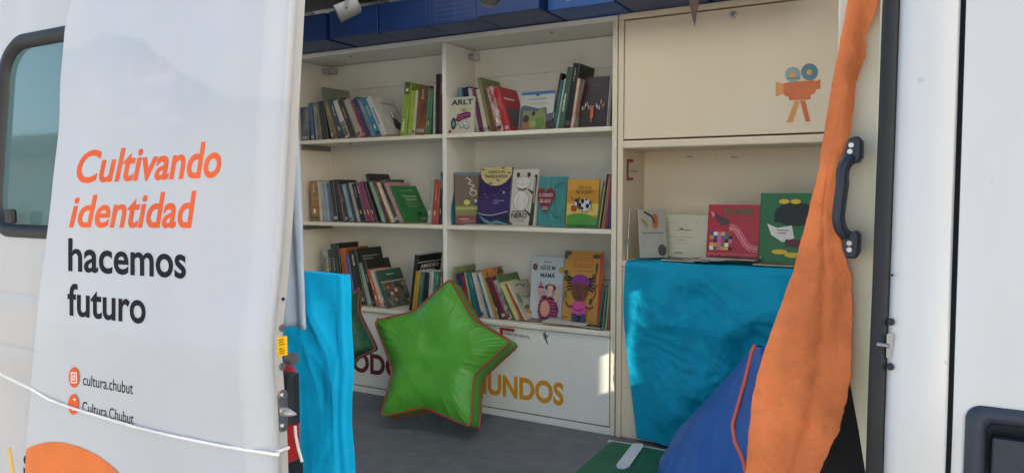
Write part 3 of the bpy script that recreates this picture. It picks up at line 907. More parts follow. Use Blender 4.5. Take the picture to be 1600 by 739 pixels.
# blue archive boxes on top
bx = [(-2.76, -2.372, .0, 'closed blue archive box at the left end of the row, behind the door edge'), (-2.345, -2.072, .006, 'plain blue archive box behind the left spotlight'), (-2.069, -1.815, .0, 'plain blue archive box between the left spotlight and the printed box'),
      (-1.812, -1.56, .002, 'blue archive box with a faint printed form on its front'), (-1.556, -1.280, .035, 'blue archive box overhanging the shelf most, left of the white-outlined label'),
      (-1.268, -1.0, -.012, 'brighter blue archive box with a white outlined label'), (-.99, -.70, .012, 'blue archive box directly above the cabinet flap'), (-.69, -.40, .0, 'blue archive box at the right end above the cabinet')]
for i, (x0, x1, dy, lab) in enumerate(bx):
    y0 = 2.51 - dy; y1 = y0 + .38
    t = thing('archive_box', lab, 'box', ((x0 + x1) / 2, (y0 + y1) / 2, 2.229), group='blue archive boxes on the bookcase')
    o3 = t.location
    m = mat('bright_blue_board', (.008, .085, .33), .38, bump=.05, bscale=90) if i == 5 else M_BOXBLUE
    MB().box(x0, x1, y0, y1, 2.229, 2.347).build('box_body', m, t, o3, bevel=.003)
    MB().box(x0 - .0012, x1 + .0012, y0 - .0022, y0 + .10, 2.335, 2.3495).build('lid', m, t, o3, bevel=.0015)
    mb = MB(); mats = []
    ar = Art(mb, lambda u, v, l: Vector((lerp(x0, x1, u), y0 - .0004 - l, lerp(2.229, 2.335, v))), mats, .0)
    if i == 5:
        for q in ([(.30, .28), (.88, .28)], [(.30, .28), (.30, .95)], [(.88, .28), (.88, .95)], [(.30, .95), (.88, .95)], [(.36, .40), (.7, .40)], [(.36, .55), (.82, .55)]): ar.line(q, .008, 'c5d3e0', .4)
        mb.build('printed_label', mats, t, o3)
    if i == 3:
        for v in (.18, .36, .54, .72, .9): ar.line([(.16, v), (.92, v)], .005, '4d6da0', .4)
        for u in (.16, .54, .92): ar.line([(u, .18), (u, .9)], .006, '4d6da0', .4)
        mb.build('printed_form', mats, t, o3)

# ------------------------------------------------------------------ books
def finish_book(t, d, h, mats, mb, root, hard):
    e = .003 if hard else .0005
    MB().box(.0016, t - .0016, .0018, d - e, e, h - e).build('pages', M_PAGES, root)
    mb.build('cover', mats, root)
def make_book(label, t, h, d, cover, loc, rot, art=None, spine=None, name='book', group=None, hard=False):
    root = thing(name, label, 'book' if name == 'book' else name, loc, rot, group)
    mb = MB(); mats = [cover]
    c = .0016
    prof = [(0, d), (0, .004), (t * .12, .0008), (t / 2, 0), (t * .88, .0008), (t, .004), (t, d), (t - c, d), (t - c, .005), (t - c - .0004, c), (c + .0004, c), (c, .005), (c, d)]
    n = len(prof)
    vs_ = [(x, y, z) for z in (0, h) for x, y in prof]
    mb.add(vs_, [(i, (i + 1) % n, n + (i + 1) % n, n + i) for i in range(n)] + [(0, 1, 11, 12), (1, 2, 10, 11), (2, 3, 9, 10), (3, 4, 8, 9), (9, 4, 5, 8), (5, 6, 7, 8)][:0])
    for k, zz_ in ((0, 0), (n, h)):
        q = [(0, 1, 11, 12), (1, 2, 10, 11), (2, 3, 10), (3, 4, 9, 10), (4, 5, 8, 9), (5, 6, 7, 8)]
        for f in q: mb.add([vs_[k + i] for i in f], [tuple(range(len(f)))], 0)
    if spine is None:
        rnd = random.Random(hash_s(label))
        spine = []
        if t > .009:
            cl = rnd.choice(['c6c1b2', 'b8a566', 'd4d0c4', 'a39e90', '2c2c2e', '6c6a62'])
            a = rnd.uniform(.45, .75); L = rnd.uniform(.2, .42)
            spine = [(a, a + L * .9 if a + L < .95 else .93, .36, .60, cl)] if rnd.random() < .85 else []
            if rnd.random() < .55: spine.append((.05, .12, .15, .85, rnd.choice(['a8a498', '8a3626', '9a988e', '30343c', '4a4c50'])))
            if rnd.random() < .3: spine.append((.2, .3, .34, .58, rnd.choice(['e8e4d8', 'c7b98c'])))
    ar = Art(mb, lambda u, v, l: Vector((u * t, -l + .0004, v * h)), mats, .0006)
    for v0, v1, u0, u1, cl in spine:
        if v1 - v0 > .15:      # a title: dashes with uneven gaps, read as small lettering
            rnd = random.Random(int(v0 * 1000) + int(t * 1e5)); v = v0
            while v < v1:
                w = rnd.uniform(.012, .03); ar.rect(u0 + rnd.uniform(0, .06), v, u1 - rnd.uniform(0, .06), min(v1, v + w), cl); ar.l -= ar.st; v += w + rnd.uniform(.004, .016)
            ar.l += ar.st
        else: ar.rect(u0, v0, u1, v1, cl)
    if art:
        art(Art(mb, lambda u, v, l: Vector((t + l, .004 + u * (d - .004), v * h)), mats, .0004))
    finish_book(t, d, h, mats, mb, root, hard)
    return root
def hash_s(s):
    k = 0
    for ch in s: k = (k * 131 + ord(ch)) % 1000003
    return k
LABELS = set()
def lab(s):
    if s in LABELS: print('LABEL TWICE', s)
    if not 4 <= len(s.split()) <= 16: print('LABEL LENGTH', s)
    LABELS.add(s); return s

def pack_left(spec, x0, x_end, zs, y, place, group):
    """spine-out books leaning left, packed against each other; thicknesses scaled so the run ends at x_end"""
    def run(k):
        out, prev = [], None
        for i, b in enumerate(spec):
            t, h, th = b['t'] * k, b['h'], R(b['a'])
            if prev is None: x = x0 + (h * math.sin(th))
            else:
                px, pt, ph, pth = prev
                x = px
                for cx, cz in ((px + pt * math.cos(pth), pt * math.sin(pth)), (px + pt * math.cos(pth) - ph * math.sin(pth), pt * math.sin(pth) + ph * math.cos(pth))):
                    cz2 = min(cz, h * math.cos(th)); x = max(x, cx + cz2 * math.tan(th))
                x += .0008
            out.append((x, t)); prev = (x, t, h, th)
        return out, prev[0] + prev[1] * math.cos(prev[3])
    lo, hi = .3, 2.5
    for _ in range(40):
        k = (lo + hi) / 2
        if run(k)[1] > x_end: hi = k
        else: lo = k
    out, e = run(k)
    for i, (b, (x, t)) in enumerate(zip(spec, out)):
        nb = (spec[i - 1]['c'] if i else None, spec[i + 1]['c'] if i + 1 < len(spec) else None)
        l = describe(b, nb, place, 'left')
        make_book(lab(l), t, b['h'], b['d'], b['m'], (x, y + b.get('dy', 0), zs + .0008), (0, -R(b['a']), 0), b.get('art'), b.get('spine'), group=group)
def pack_right(spec, x1, x_end, zs, y, place, group):
    """spine-out books leaning right, listed from the right end"""
    def run(k):
        out, prev = [], None
        for b in spec:
            t, h, th = b['t'] * k, b['h'], R(b['a'])
            if prev is None: x = x1 - h * math.sin(th)
            else:
                px, pt, ph, pth = prev
                x = px
                for cx, cz in ((px - pt * math.cos(pth), pt * math.sin(pth)), (px - pt * math.cos(pth) + ph * math.sin(pth), pt * math.sin(pth) + ph * math.cos(pth))):
                    cz2 = min(cz, h * math.cos(th)); x = min(x, cx - cz2 * math.tan(th))
                x -= .0008
            out.append((x, t)); prev = (x, t, h, th)
        return out, prev[0] - prev[1] * math.cos(prev[3])
    lo, hi = .3, 2.5
    for _ in range(40):
        k = (lo + hi) / 2
        if run(k)[1] < x_end: hi = k
        else: lo = k
    out, e = run(k)
    for i, (b, (x, t)) in enumerate(zip(spec, out)):
        nb = (spec[i + 1]['c'] if i + 1 < len(spec) else None, spec[i - 1]['c'] if i else None)
        a = R(b['a'])
        make_book(lab(describe(b, nb, place, 'right')), t, b['h'], b['d'], b['m'], (x - t * math.cos(a), y + b.get('dy', 0), zs + .0008 + t * math.sin(a)), (0, a, 0), b.get('art'), b.get('spine'), group=group)
def an(w): return ('an ' if w[0] in 'aeiou' else 'a ') + w
def describe(b, nb, place, side):
    size = '' if b['c'].startswith(('tall','thick','small','large')) else 'thick' if b['t'] > .024 else ('thin' if b['t'] < .013 else ('tall' if b['h'] > .235 else 'slim'))
    a, c = nb
    if a and c:
        pos = ('between %s and %s ones' % (a, c))
    elif c: pos = 'left of %s one' % an(c)
    else: pos = 'right of %s one' % an(a)
    return ('%s %s book %s, %s' % (size, b['c'], pos, place)).strip()
def dim(h, k=.92):
    v = [int(h[i:i + 2], 16) for i in (0, 2, 4)]; g_ = sum(v) / 3
    return ''.join('%02x' % int(max(0, min(255, (g_ + (c - g_) * 1.05) * k))) for c in v)
def B(c, h3, t, h, a, d=.14, h4=None, art=None, s=14, spine=None, dy=None):
    h3 = dim(h3); h4 = dim(h4) if h4 else None
    m = photo(h3, h4, s) if h4 else mat('cover_' + h3, h3, .42, var=.2, nscale=22)
    r = dict(c=c, m=m, t=t, h=h, a=a, d=d, art=art, spine=spine)
    r['dy'] = random.uniform(-.006, .010) if dy is None else dy
    return r

def a_photo(m): return lambda A: A.rect(.05, .08, .95, .7, m)
def a_hand(A):
    A.ell(.62, .52, .10, .14, '3a3a40'); A.ell(.62, .55, .06, .10, 'e6e4e0'); A.poly([(.55, .42), (.75, .44), (.95, .2), (.8, .05), (.5, .2)], '34363c'); A.rect(.3, .82, .8, .86, '7c7c80')
def a_tall(A):
    A.rect(0, .78, 1, 1, photo('6d7468', '8d927f', 9)); A.rect(.1, .1, .98, .72, photo('57604a', '9a8a66', 18)); A.ell(.55, .72, .25, .08, '6a5142')
def a_greentxt(A):
    A.text('Últimas', .25, .68, .82, .76, 'b8cfb8', .01); A.text('Noches', .33, .58, .78, .66, 'b8cfb8', .01); A.rect(.25, .5, .8, .515, '8fb796'); A.rect(.3, .42, .7, .435, '8fb796'); A.rect(.2, .86, .75, .875, '8fb796'); A.poly([(.5, .22), (.72, .26), (.7, .14)], '1b1f1c'); A.rect(.6, .06, .85, .08, 'c9d8c9')
def a_football(A):
    A.rect(0, .66, 1, .68, 'd9d9cc'); A.rect(0, 0, 1, .66, photo('2c3430', '7e8274', 26)); A.rect(.3, .85, .62, .875, 'b9cfc2')
    for k in range(16):
        rnd = random.Random(k); A.ell(rnd.uniform(.1, .9), rnd.uniform(.08, .58), .07, .06, rnd.choice(['b39a40', '9b3f36', 'c7c7bd', '31424f', '7a5a44']), 10)
def a_framed(A):
    A.rect(.2, .35, .8, .74, photo('a48c62', '6b5638', 16)); A.rect(.18, .84, .8, .86, '8a8a86'); A.rect(.18, .79, .6, .81, '8a8a86'); A.ell(.5, .5, .14, .12, '3e3326')
def a_aves(A):
    A.rect(0, .86, 1, .875, 'd5d5d0'); A.text('AMADEO', .12, .76, .9, .83, 'd5d5d0', .02); A.text('DE LUNA', .12, .67, .75, .74, 'd5d5d0', .02); A.rect(.12, .5, .85, .6, '4b4b50')
def a_mark(A): A.rect(.1, .1, .9, .55, photo('7a3030', '45505e', 8)); A.rect(.12, .72, .7, .76, 'd6d0c4')
def a_olive(A): A.text('LA ISLA', .2, .80, .9, .90, '2b2f1c', .02)
def a_orange(A): A.rect(0, .0, 1, .55, 'b7b234'); A.text('RONDA', .2, .62, .8, .74, 'c23a2c', .02); A.poly([(.65, .86), (.8, .98), (.98, .9), (.8, .8)], '3a4a34'); A.poly([(.02, .8), (.15, .95), (.2, .75)], '3a4a34')
def a_dog(A): A.ell(.25, .72, .1, .06, 'c8d0ba'); A.rect(.1, .0, .95, .62, 'b9a4b2'); A.poly([(.5, .6), (.8, .62), (.9, .46), (.6, .44)], '9a4f86')
def a_tiger(A):
    for k in range(14):
        rnd = random.Random(50 + k); A.ell(rnd.uniform(.2, .9), rnd.uniform(.05, .32), .11, .055, rnd.choice(['c98a3a', '8a6a3c', 'd9a352', '5f5a48']), 10)
    A.line([(.2, .86), (.4, .93), (.6, .84), (.75, .9)], .03, '6d6a5a'); A.ell(.45, .74, .2, .05, 'b8b29a'); A.line([(.3, .6), (.6, .55), (.8, .62), (.9, .7)], .03, '8a8672'); A.poly([(.03, .62), (.16, .7), (.2, .48), (.1, .4)], '5c8a74')
def a_virg(A): A.rect(.1, .1, .9, .5, 'aab4a8')

Xp = lambda px, Y=2.73, py=300: PY(px, py, Y).x
YS = 2.725
# top left shelf
pack_left([
 B('navy-and-grey', '26304a', .030, .165, 2, .13, '8a8d92', s=9), B('steel-blue', '3a5f8c', .012, .185, 6), B('pale grey', 'b9b6a8', .010, .178, 7), B('sage green', '6f7660', .016, .185, 8), B('black', '20241f', .018, .19, 10, spine=[]),
 B('tall mossy', '5d6453', .012, .262, 15, .185, '7d8071', a_tall, 8), B('ochre', '8a7440', .012, .19, 18), B('petrol-blue', '23495c', .022, .195, 21, .14, a_photo(photo('2d4a58', '6d5f4a', 10)) and None), B('white-and-black', 'd0cec6', .018, .195, 23, spine=[(.05, .42, 0, 1, '3a3836')]),
 B('dark brown', '3a3028', .022, .2, 24), B('dove-grey', 'b0aca2', .018, .2, 25), B('crimson', 'c22a48', .008, .195, 25), B('indigo', '2c3a66', .018, .205, 26), B('slate-blue', '71889c', .012, .2, 26), B('teal', '2f8ea0', .018, .2, 27), B('white', 'd3d1cb', .018, .205, 28, .17, None, a_hand, spine=[(.3, .75, .3, .7, '77777a')])],
 LX1 + .004, Xp(606), 1.805, YS, 'top left shelf', 'books on the top left shelf')
pack_right([
 B('maroon', '5a1f2e', .017, .262, 1, .15), B('tall black', '1b1d1f', .019, .268, 1, .15), B('ivory', 'c5c0b2', .006, .225, 2), B('bottle-green', '3c7a58', .016, .205, 5, .13), B('rust-brown photographic', '99603a', .042, .222, 6, .15, '3c2a20', s=5), B('cream', 'c9c6ac', .010, .205, 7), B('lime-spined', 'a0b83a', .022, .205, 7, .15), B('tall lime-and-black', '8fac32', .024, .245, 8, .16, None, a_photo(ink('23241f')), spine=[(.78, 1, 0, 1, '1d1d1b'), (.83, .88, .3, .7, 'd9d9cf'), (.08, .3, .3, .65, 'e3e6c0')])],
 DVX0 - .002, Xp(625), 1.805, YS, 'top left shelf', 'books on the top left shelf')
# top right shelf
pack_left([
 B('sky-blue', '6a93a6', .012, .205, 6, .15), B('navy', '1f2a44', .024, .205, 9, .15), B('white-and-purple', 'c3bfc4', .012, .198, 11), B('plum', '7c3a60', .010, .195, 12), B('cream', 'd5d0bd', .016, .195, 13), B('tall olive-green', '74804c', .010, .245, 14, .17, '8c8a62', s=6), B('brown', '6e5034', .014, .19, 15), B('red-and-white striped', 'b03a40', .020, .20, 16, .15, 'd8cfc8', s=30), B('red', 'c22c34', .016, .20, 18, .165, None, a_mark)],
 DVX1 + .025, Xp(792), 1.805, YS + .03, 'top right shelf', 'books on the top right shelf')
pack_right([
 B('charcoal', '26221f', .010, .222, 1, .12), B('grey', '8d8780', .010, .205, 3, .13), B('white', 'b9b2aa', .007, .205, 4, .13)],
 RX0 - .003, Xp(946), 1.805, YS, 'far end of the top right shelf', 'books on the top right shelf')
pack_right([
 B('orange-and-white', 'c58a70', .012, .20, 9, .12, 'ddd6c8', s=25), B('tall black', '1c1e24', .030, .262, 9, .15), B('tall dark green', '45604a', .022, .25, 10, .16, spine=[(.28, .58, .3, .7, 'd2d8c8')]), B('pale teal', 'a3c2b8', .008, .205, 11), B('deep teal', '2f6f70', .011, .2, 11), B('dark brown', '33211f', .012, .23, 11, .16)],
 Xp(905), Xp(857), 1.805, YS + .01, 'top right shelf', 'books on the top right shelf')
# middle left shelf
pack_left([
 B('thick tan patterned', 'b98a3c', .040, .20, 3, .15, '8c6530', s=40), B('white', 'cfcabd', .012, .198, 5), B('cream', 'c2bdaa', .014, .196, 6), B('pale blue', '8fa9ba', .016, .19, 7), B('blue-grey', '6c7f8c', .010, .188, 8), B('tall black glossy', '1d1d22', .020, .205, 9, .17, '3a3636', s=10), B('midnight-blue', '272a40', .016, .2, 11), B('brown', '9a6038', .010, .188, 13), B('dark', '241f1e', .014, .186, 14), B('light steel-blue', '7fa0b4', .014, .186, 15), B('black patterned', '1f1c22', .018, .19, 16, .14, '55505c', s=40), B('silver-grey', 'aaa7a2', .010, .195, 17), B('plain black', '17161a', .022, .19, 18), B('mauve', '7a5468', .010, .198, 19), B('magenta', '9a2a5e', .018, .2, 20), B('dark plum', '3c2436', .016, .2, 21), B('tall black-and-grey', '26262a', .012, .245, 22, .16, spine=[]), B('mint-green', '76b090', .014, .205, 23), B('burgundy', '6a1f34', .016, .21, 24), B('ivory', 'd9d5b4', .010, .205, 25), B('black speckled', '2a2624', .020, .215, 26, .15, '6d665e', s=40), B('dusty-pink', 'b98a94', .014, .205, 27, .17, None, lambda A: A.rect(0, 0, 1, .5, 'a25a4a')),
 B('green', '2a7a3c', .010, .19, 28, .19, None, a_greentxt, spine=[])],
 LX1 + .045, Xp(636), 1.403, YS, 'middle left shelf', 'books on the middle left shelf')
pack_right([
 B('pale violet', 'b8aec2', .012, .20, 2, .13), B('tall black-capped', '2a2c30', .012, .235, 3, .15), B('brick-red', 'b04a40', .026, .2, 5, .14), B('grey-green', 'a8ac9c', .016, .2, 6, .14)],
 DVX0 - .002, Xp(666), 1.403, YS, 'middle left shelf', 'books on the middle left shelf')
# middle right shelf, right end
pack_right([
 B('cobalt-blue', '2c4aa0', .014, .175, 4, .13), B('tall red-brown', '8a3a30', .014, .24, 5, .15), B('crimson', 'b82844', .008, .205, 6), B('taupe', '8f8474', .016, .2, 7), B('cream', 'd0c9a4', .008, .215, 8), B('maroon', '6a2430', .008, .218, 8), B('yellow', 'c8b848', .010, .195, 9), B('leaf-green', '4a7a4c', .010, .19, 10), B('teal', '3a7280', .010, .19, 10)],
 RX0 - .003, Xp(931), 1.403, YS, 'right end of the middle right shelf', 'books on the middle right shelf')
# bottom left shelf
pack_left([
 B('grey striped', '7c7a70', .022, .26, 5, .14, 'b5b2a4', s=35), B('dark grey', '43443f', .016, .265, 6), B('bottle-green', '223a30', .022, .295, 7, .17), B('ink-black', '16181a', .014, .29, 8), B('orange', 'c4662c', .022, .275, 10, .18), B('violet', '5a5a90', .014, .245, 11), B('large black framed', '1c211f', .034, .27, 13, .19, None, a_framed), B('pale green', '93b39c', .016, .21, 16, .14), B('black', '19191b', .018, .225, 18, .18), B('orange-red', 'd05a34', .014, .185, 20, .14), B('cream', 'd0c8b4', .012, .183, 21, .14), B('small seafoam', '8fb8a4', .010, .18, 22, .14), B('dark green', '3a5f4e', .010, .185, 23, .18, None, a_football)],
 LX1 + .13, Xp(608), 1.0, YS, 'bottom left shelf', 'books on the bottom left shelf')
pack_right([
 B('brown', '7a5a44', .014, .185, 3, .12), B('emerald', '2f7a5c', .014, .19, 4, .12), B('sea-green', '4a8f78', .010, .188, 4), B('white', 'd2d0ca', .016, .185, 5, .12), B('jet-black', '17171a', .016, .185, 6, .13), B('teal', '3a8070', .014, .185, 7, .12), B('mustard-yellow', 'bf942e', .018, .185, 8, .13, spine=[]), B('large black lettered', '141417', .016, .262, 8, .19, None, a_aves, spine=[])],
 DVX0 - .012, Xp(639), 1.0, YS - .01, 'bottom left shelf', 'books on the bottom left shelf')
# bottom right shelf
pack_left([
 B('olive titled', '8c9460', .010, .215, 6, .17, None, a_olive), B('plum-and-navy', '3a3458', .014, .188, 8), B('navy', '26426c', .014, .185, 9), B('red', 'a0283c', .012, .182, 11), B('white-and-teal', 'b8c8c0', .008, .195, 12), B('emerald', '2a7a60', .018, .196, 13), B('blue', '2f5f90', .010, .192, 15), B('cream', 'cfc8b0', .014, .2, 16), B('pale grey', 'bdb8aa', .008, .2, 17), B('petrol-blue', '23708a', .010, .198, 18), B('white', 'd6d3ca', .010, .205, 19), B('orange-and-lime', 'd0884c', .008, .222, 20, .17, None, a_orange), B('yellow', 'c2b03c', .010, .19, 22), B('dark grey', '3a3836', .010, .19, 23), B('dark red', '7c1f30', .022, .19, 24), B('black-and-white', 'c4c2bc', .018, .18, 25, .14, '3c3c40', s=30), B('moss-green', '5f7a4a', .010, .205, 26, .175, None, a_dog), B('pale yellow', 'cfc98a', .016, .175, 28), B('brick-orange', 'b0583c', .008, .172, 29), B('cream illustrated', 'cfc8b2', .010, .178, 30, .17, None, a_tiger)],
 DVX1 + .02, Xp(822), 1.0, YS, 'bottom right shelf', 'books on the bottom right shelf')
pack_right([
 B('rust', 'a06a50', .008, .165, 4, .11), B('sage', '9aa77c', .012, .168, 5, .12), B('lichen-green', '6a8a68', .010, .168, 6, .12), B('navy', '27344c', .010, .165, 6, .12), B('teal-green', '2f6a58', .012, .16, 7, .12)],
 RX0 - .003, Xp(937), 1.0, YS - .01, 'right end of the bottom right shelf', 'books on the bottom right shelf')

# books shown face-on, leaning back
def face_book(label, bl, br, top, zs, Y, cover, art, tilt=9, t=.012, yaw=0, group=None, spine=None):
    """front cover towards the door: bottom corners at photo columns bl, br on the plane Y, top edge at row top"""
    a, b = PY(bl, 400, Y), PY(br, 400, Y)
    zt = PY((bl + br) / 2, top, Y).z
    d = (b.x - a.x) / math.cos(R(yaw)); h = (zt - zs) / math.cos(R(tilt))
    loc = (a.x + t * math.sin(R(tilt)) * 0, Y + t * math.cos(R(tilt)), zs + .0008)
    return make_book(lab(label), t, h, d, cover, loc, (0, -R(tilt), -R(90) + R(yaw)), art, spine or [], group=group, hard=True)
def c_arlt(A):
    A.text('ARLT', .08, .78, .95, .93, '141414', .03)
    A.ell(.66, .64, .25, .10, 'b9b48c'); A.ell(.6, .63, .1, .05, '8f946e')
    A.ell(.2, .27, .11, .17, '23383c'); A.ell(.2, .27, .055, .09, '6a8a8a')
    A.poly([(.28, .36), (.35, .52), (.7, .58), (.88, .56), (.88, .42), (.6, .38), (.4, .30)], '6a2350')
    A.line([(.34, .46), (.84, .51)], .03, 'a85a84'); A.line([(.38, .38), (.6, .43)], .025, 'a85a84')
    A.ell(.7, .28, .14, .11, '9fb0ac'); A.ell(.7, .29, .08, .06, 'd5d8d2'); A.ell(.71, .3, .03, .025, '22282c')
    A.line([(.3, .2), (.42, .27), (.5, .12), (.62, .18), (.72, .1), (.88, .16)], .03, '5d7d80'); A.rect(.02, .02, .13, .09, '8c2f2a')
def c_teh(A):
    A.rect(0, .92, 1, 1, '2f6a98'); A.poly([(.42, .92), (.58, .92), (.5, .87)], '24384c')
    A.text('Los tehuelches', .25, .78, .78, .84, '4a4a48')
    A.ell(.55, .68, .3, .035, '9fae90'); A.poly([(0, .6), (.1, .66), (.3, .62), (.55, .55), (.78, .58), (.82, .4), (1, .44), (1, 0), (0, 0)], '4d5768')
    A.poly([(.1, .52), (.5, .48), (.72, .6), (.8, .3), (.78, 0), (.1, 0)], '76804a'); A.poly([(.5, .3), (.72, .35), (.78, .1), (.6, 0), (.42, .06)], '5a7a3a')
    A.ell(.42, .43, .05, .06, '22201c'); A.ell(.2, .3, .09, .1, '3a241c'); A.poly([(.06, 0), (.1, .2), (.28, .22), (.36, 0)], '8c5c46'); A.ell(.42, .16, .1, .1, '8d9355')
    A.poly([(.8, .2), (1, .25), (1, .05), (.85, 0)], '2e2a22')
def c_dark(A):
    A.line([(.2, .82), (.8, .84)], .012, '6e2f32'); A.line([(.25, .76), (.75, .77)], .008, '6e2f32')
    for k in range(15):
        rnd = random.Random(k + 3); u = .06 + .06 * k
        if 6 <= k <= 8: continue
        v = .42 + rnd.uniform(-.06, .08); A.ell(u, v, .016, .045, rnd.choice(['b9aca4', '8d8078', 'd2c9c0']), 10); A.line([(u, v - .04), (u + rnd.uniform(-.02, .02), .1)], .012, '4a3e3c', .7)
    A.rect(.4, .18, .52, .42, 'b85a32'); A.line([(.46, .2), (.44, .1)], .014, 'c9c0b8')
def c_suenos(A):
    A.rect(0, 0, 1, .5, photo('3d2c5e', '33265c', 5)); A.rect(0, 0, 1, .2, photo('57285a', '3a2858', 6))
    A.poly([(0, 1), (0, .88), (.06, .80), (.18, .73), (.35, .69), (.5, .675), (.66, .69), (.82, .735), (.94, .81), (1, .88), (1, 1)], 'c2b37a')
    A.text('SUEÑOS EN', .25, .89, .78, .95, '1a1a20', .02); A.text('TRANQUILANDIA', .13, .80, .88, .87, '1a1a20', .02)
    for u, v in ((.08, .96), (.72, .98), (.92, .9), (.58, .77), (.35, .72)): A.ell(u, v, .06, .014, '5a5632', 12)
    for k in range(13):
        rnd = random.Random(k * 3); A.ell(rnd.uniform(.06, .94), rnd.uniform(.25, .66), .008 if k else .028, .006 if k else .02, 'cfc8da', 8)
    A.text('MARIA ROSA', .52, .405, .84, .43, 'bdb4c8'); A.text('MUÑOZ', .52, .365, .68, .39, 'bdb4c8')
    A.poly([(0, .2), (.2, .17), (.45, .16), (.7, .19), (1, .2), (1, 0), (0, 0)], '1c2440'); A.line([(.02, .2), (.2, .172), (.45, .162), (.7, .19), (.98, .235)], .012, 'b9b4c8')
    A.poly([(.05, .17), (.25, .10), (.45, .05), (.65, .08), (.85, .05), (1, .03), (1, 0), (.7, .03), (.45, .0), (.25, .05)], '5a8a90')
def c_nero(A):
    A.ell(.40, .76, .30, .115, '4c4a44'); A.ell(.40, .76, .288, .108, 'ccc8ba'); A.ell(.20, .9, .07, .045, '33322e'); A.ell(.62, .9, .07, .045, '33322e')
    A.ell(.2, .75, .02, .01, '2a2926', 8); A.ell(.6, .75, .02, .01, '2a2926', 8); A.line([(.34, .72), (.4, .735), (.46, .72)], .012, '55524a'); A.line([(.22, .66), (.4, .635), (.58, .66)], .03, '55524a')
    A.ell(.38, .44, .31, .18, '4c4a44'); A.ell(.38, .44, .298, .174, 'ccc8ba'); A.line([(.28, .52), (.22, .4), (.3, .28)], .01, '6a675e'); A.line([(.5, .52), (.56, .4), (.5, .28)], .01, '6a675e')
    A.poly([(.74, 0), (.80, .3), (.84, .6), (.86, .9), (.97, .9), (.94, .5), (.92, 0)], '34322c'); A.poly([(.84, .6), (.62, .66), (.64, .63), (.82, .55)], '34322c'); A.poly([(.78, .22), (.55, .3), (.58, .26), (.78, .16)], '34322c'); A.line([(.88, .85), (.9, .4)], .05, '9a968a', .4)
    A.text('MAÑAS DE', .08, .235, .58, .275, '2a2926', .01); A.text('NERO', .06, .135, .66, .225, '22211e', .02); A.rect(.08, .105, .6, .113, '55524a'); A.rect(.2, .075, .6, .083, '77746a')
    A.poly([(.0, 0), (0, .08), (.16, .02)], '4a483c')
def c_cora(A):
    for k in range(46):
        rnd = random.Random(k + 9); u = rnd.uniform(.02, .97); v = rnd.uniform(0, .7); A.rect(u, v, u + .012, min(1, v + rnd.uniform(.1, .4)), rnd.choice(['2a6a6c', '5fa29c', '77b4aa', '1f5658']))
    h = [(.30 + .33 * 1.0 * (math.sin(a) ** 3), .55 + .27 * (13 * math.cos(a) - 5 * math.cos(2 * a) - 2 * math.cos(3 * a) - math.cos(4 * a)) / 15) for a in [k * math.pi / 20 for k in range(40)]]
    A.poly([(max(.0, u), v) for u, v in h], '7a2230')
    A.text('EL CORAZÓN', .07, .59, .56, .67, 'd6c8c0', .01); A.text('DEL AGUA', .1, .47, .5, .54, 'd6c8c0', .01); A.rect(.22, .37, .4, .385, 'c0a8a0'); A.rect(.2, .335, .42, .35, 'c0a8a0')
    A.line([(.62, .74), (.72, .84), (.95, .86)], .02, '1f4a4c'); A.line([(.5, .33), (.65, .2), (.9, .17)], .02, '1f4a4c')
def c_cow(A):
    A.rect(0, .26, 1, .5, 'cfae50'); A.rect(0, .78, 1, 1, photo('b8862e', 'c9942f', 4))
    A.poly([(0, 0), (0, .24), (.2, .29), (.5, .30), (.75, .26), (1, .2), (1, 0)], '4b8a34'); A.rect(0, 0, 1, .07, '3a6a34')
    A.text('Cómo el vaca', .34, .80, .76, .88, '3a3020', .0); A.text('da un globo', .28, .69, .82, .79, '3a3020', .0)
    A.ell(.58, .47, .21, .145, '2e2e2e'); A.ell(.58, .475, .20, .137, 'c3c3c0'); A.ell(.5, .55, .06, .05, '222222'); A.ell(.66, .45, .06, .05, '222222'); A.ell(.42, .45, .05, .07, '222222'); A.ell(.62, .58, .045, .02, '222222'); A.ell(.74, .52, .03, .05, '222222'); A.ell(.5, .40, .04, .03, '222222')
    A.ell(.30, .50, .08, .10, '2a2a2a'); A.ell(.27, .47, .055, .07, 'd0cfca'); A.ell(.23, .40, .095, .07, 'a23a30'); A.ell(.25, .5, .02, .016, '1c1c1c', 8)
    A.line([(.5, .34), (.5, .26)], .012, '2a2a2a'); A.line([(.66, .34), (.66, .25)], .012, '2a2a2a'); A.line([(.2, .57), (.14, .64)], .02, '2a2a2a'); A.line([(.36, .58), (.42, .62)], .03, '2a2a2a'); A.line([(.79, .5), (.83, .34)], .01, '2a2a2a')
    A.text('Mario Paz', .38, .02, .64, .055, '1f2a1c', .02); A.rect(.32, .12, .72, .13, '3a6a3a')
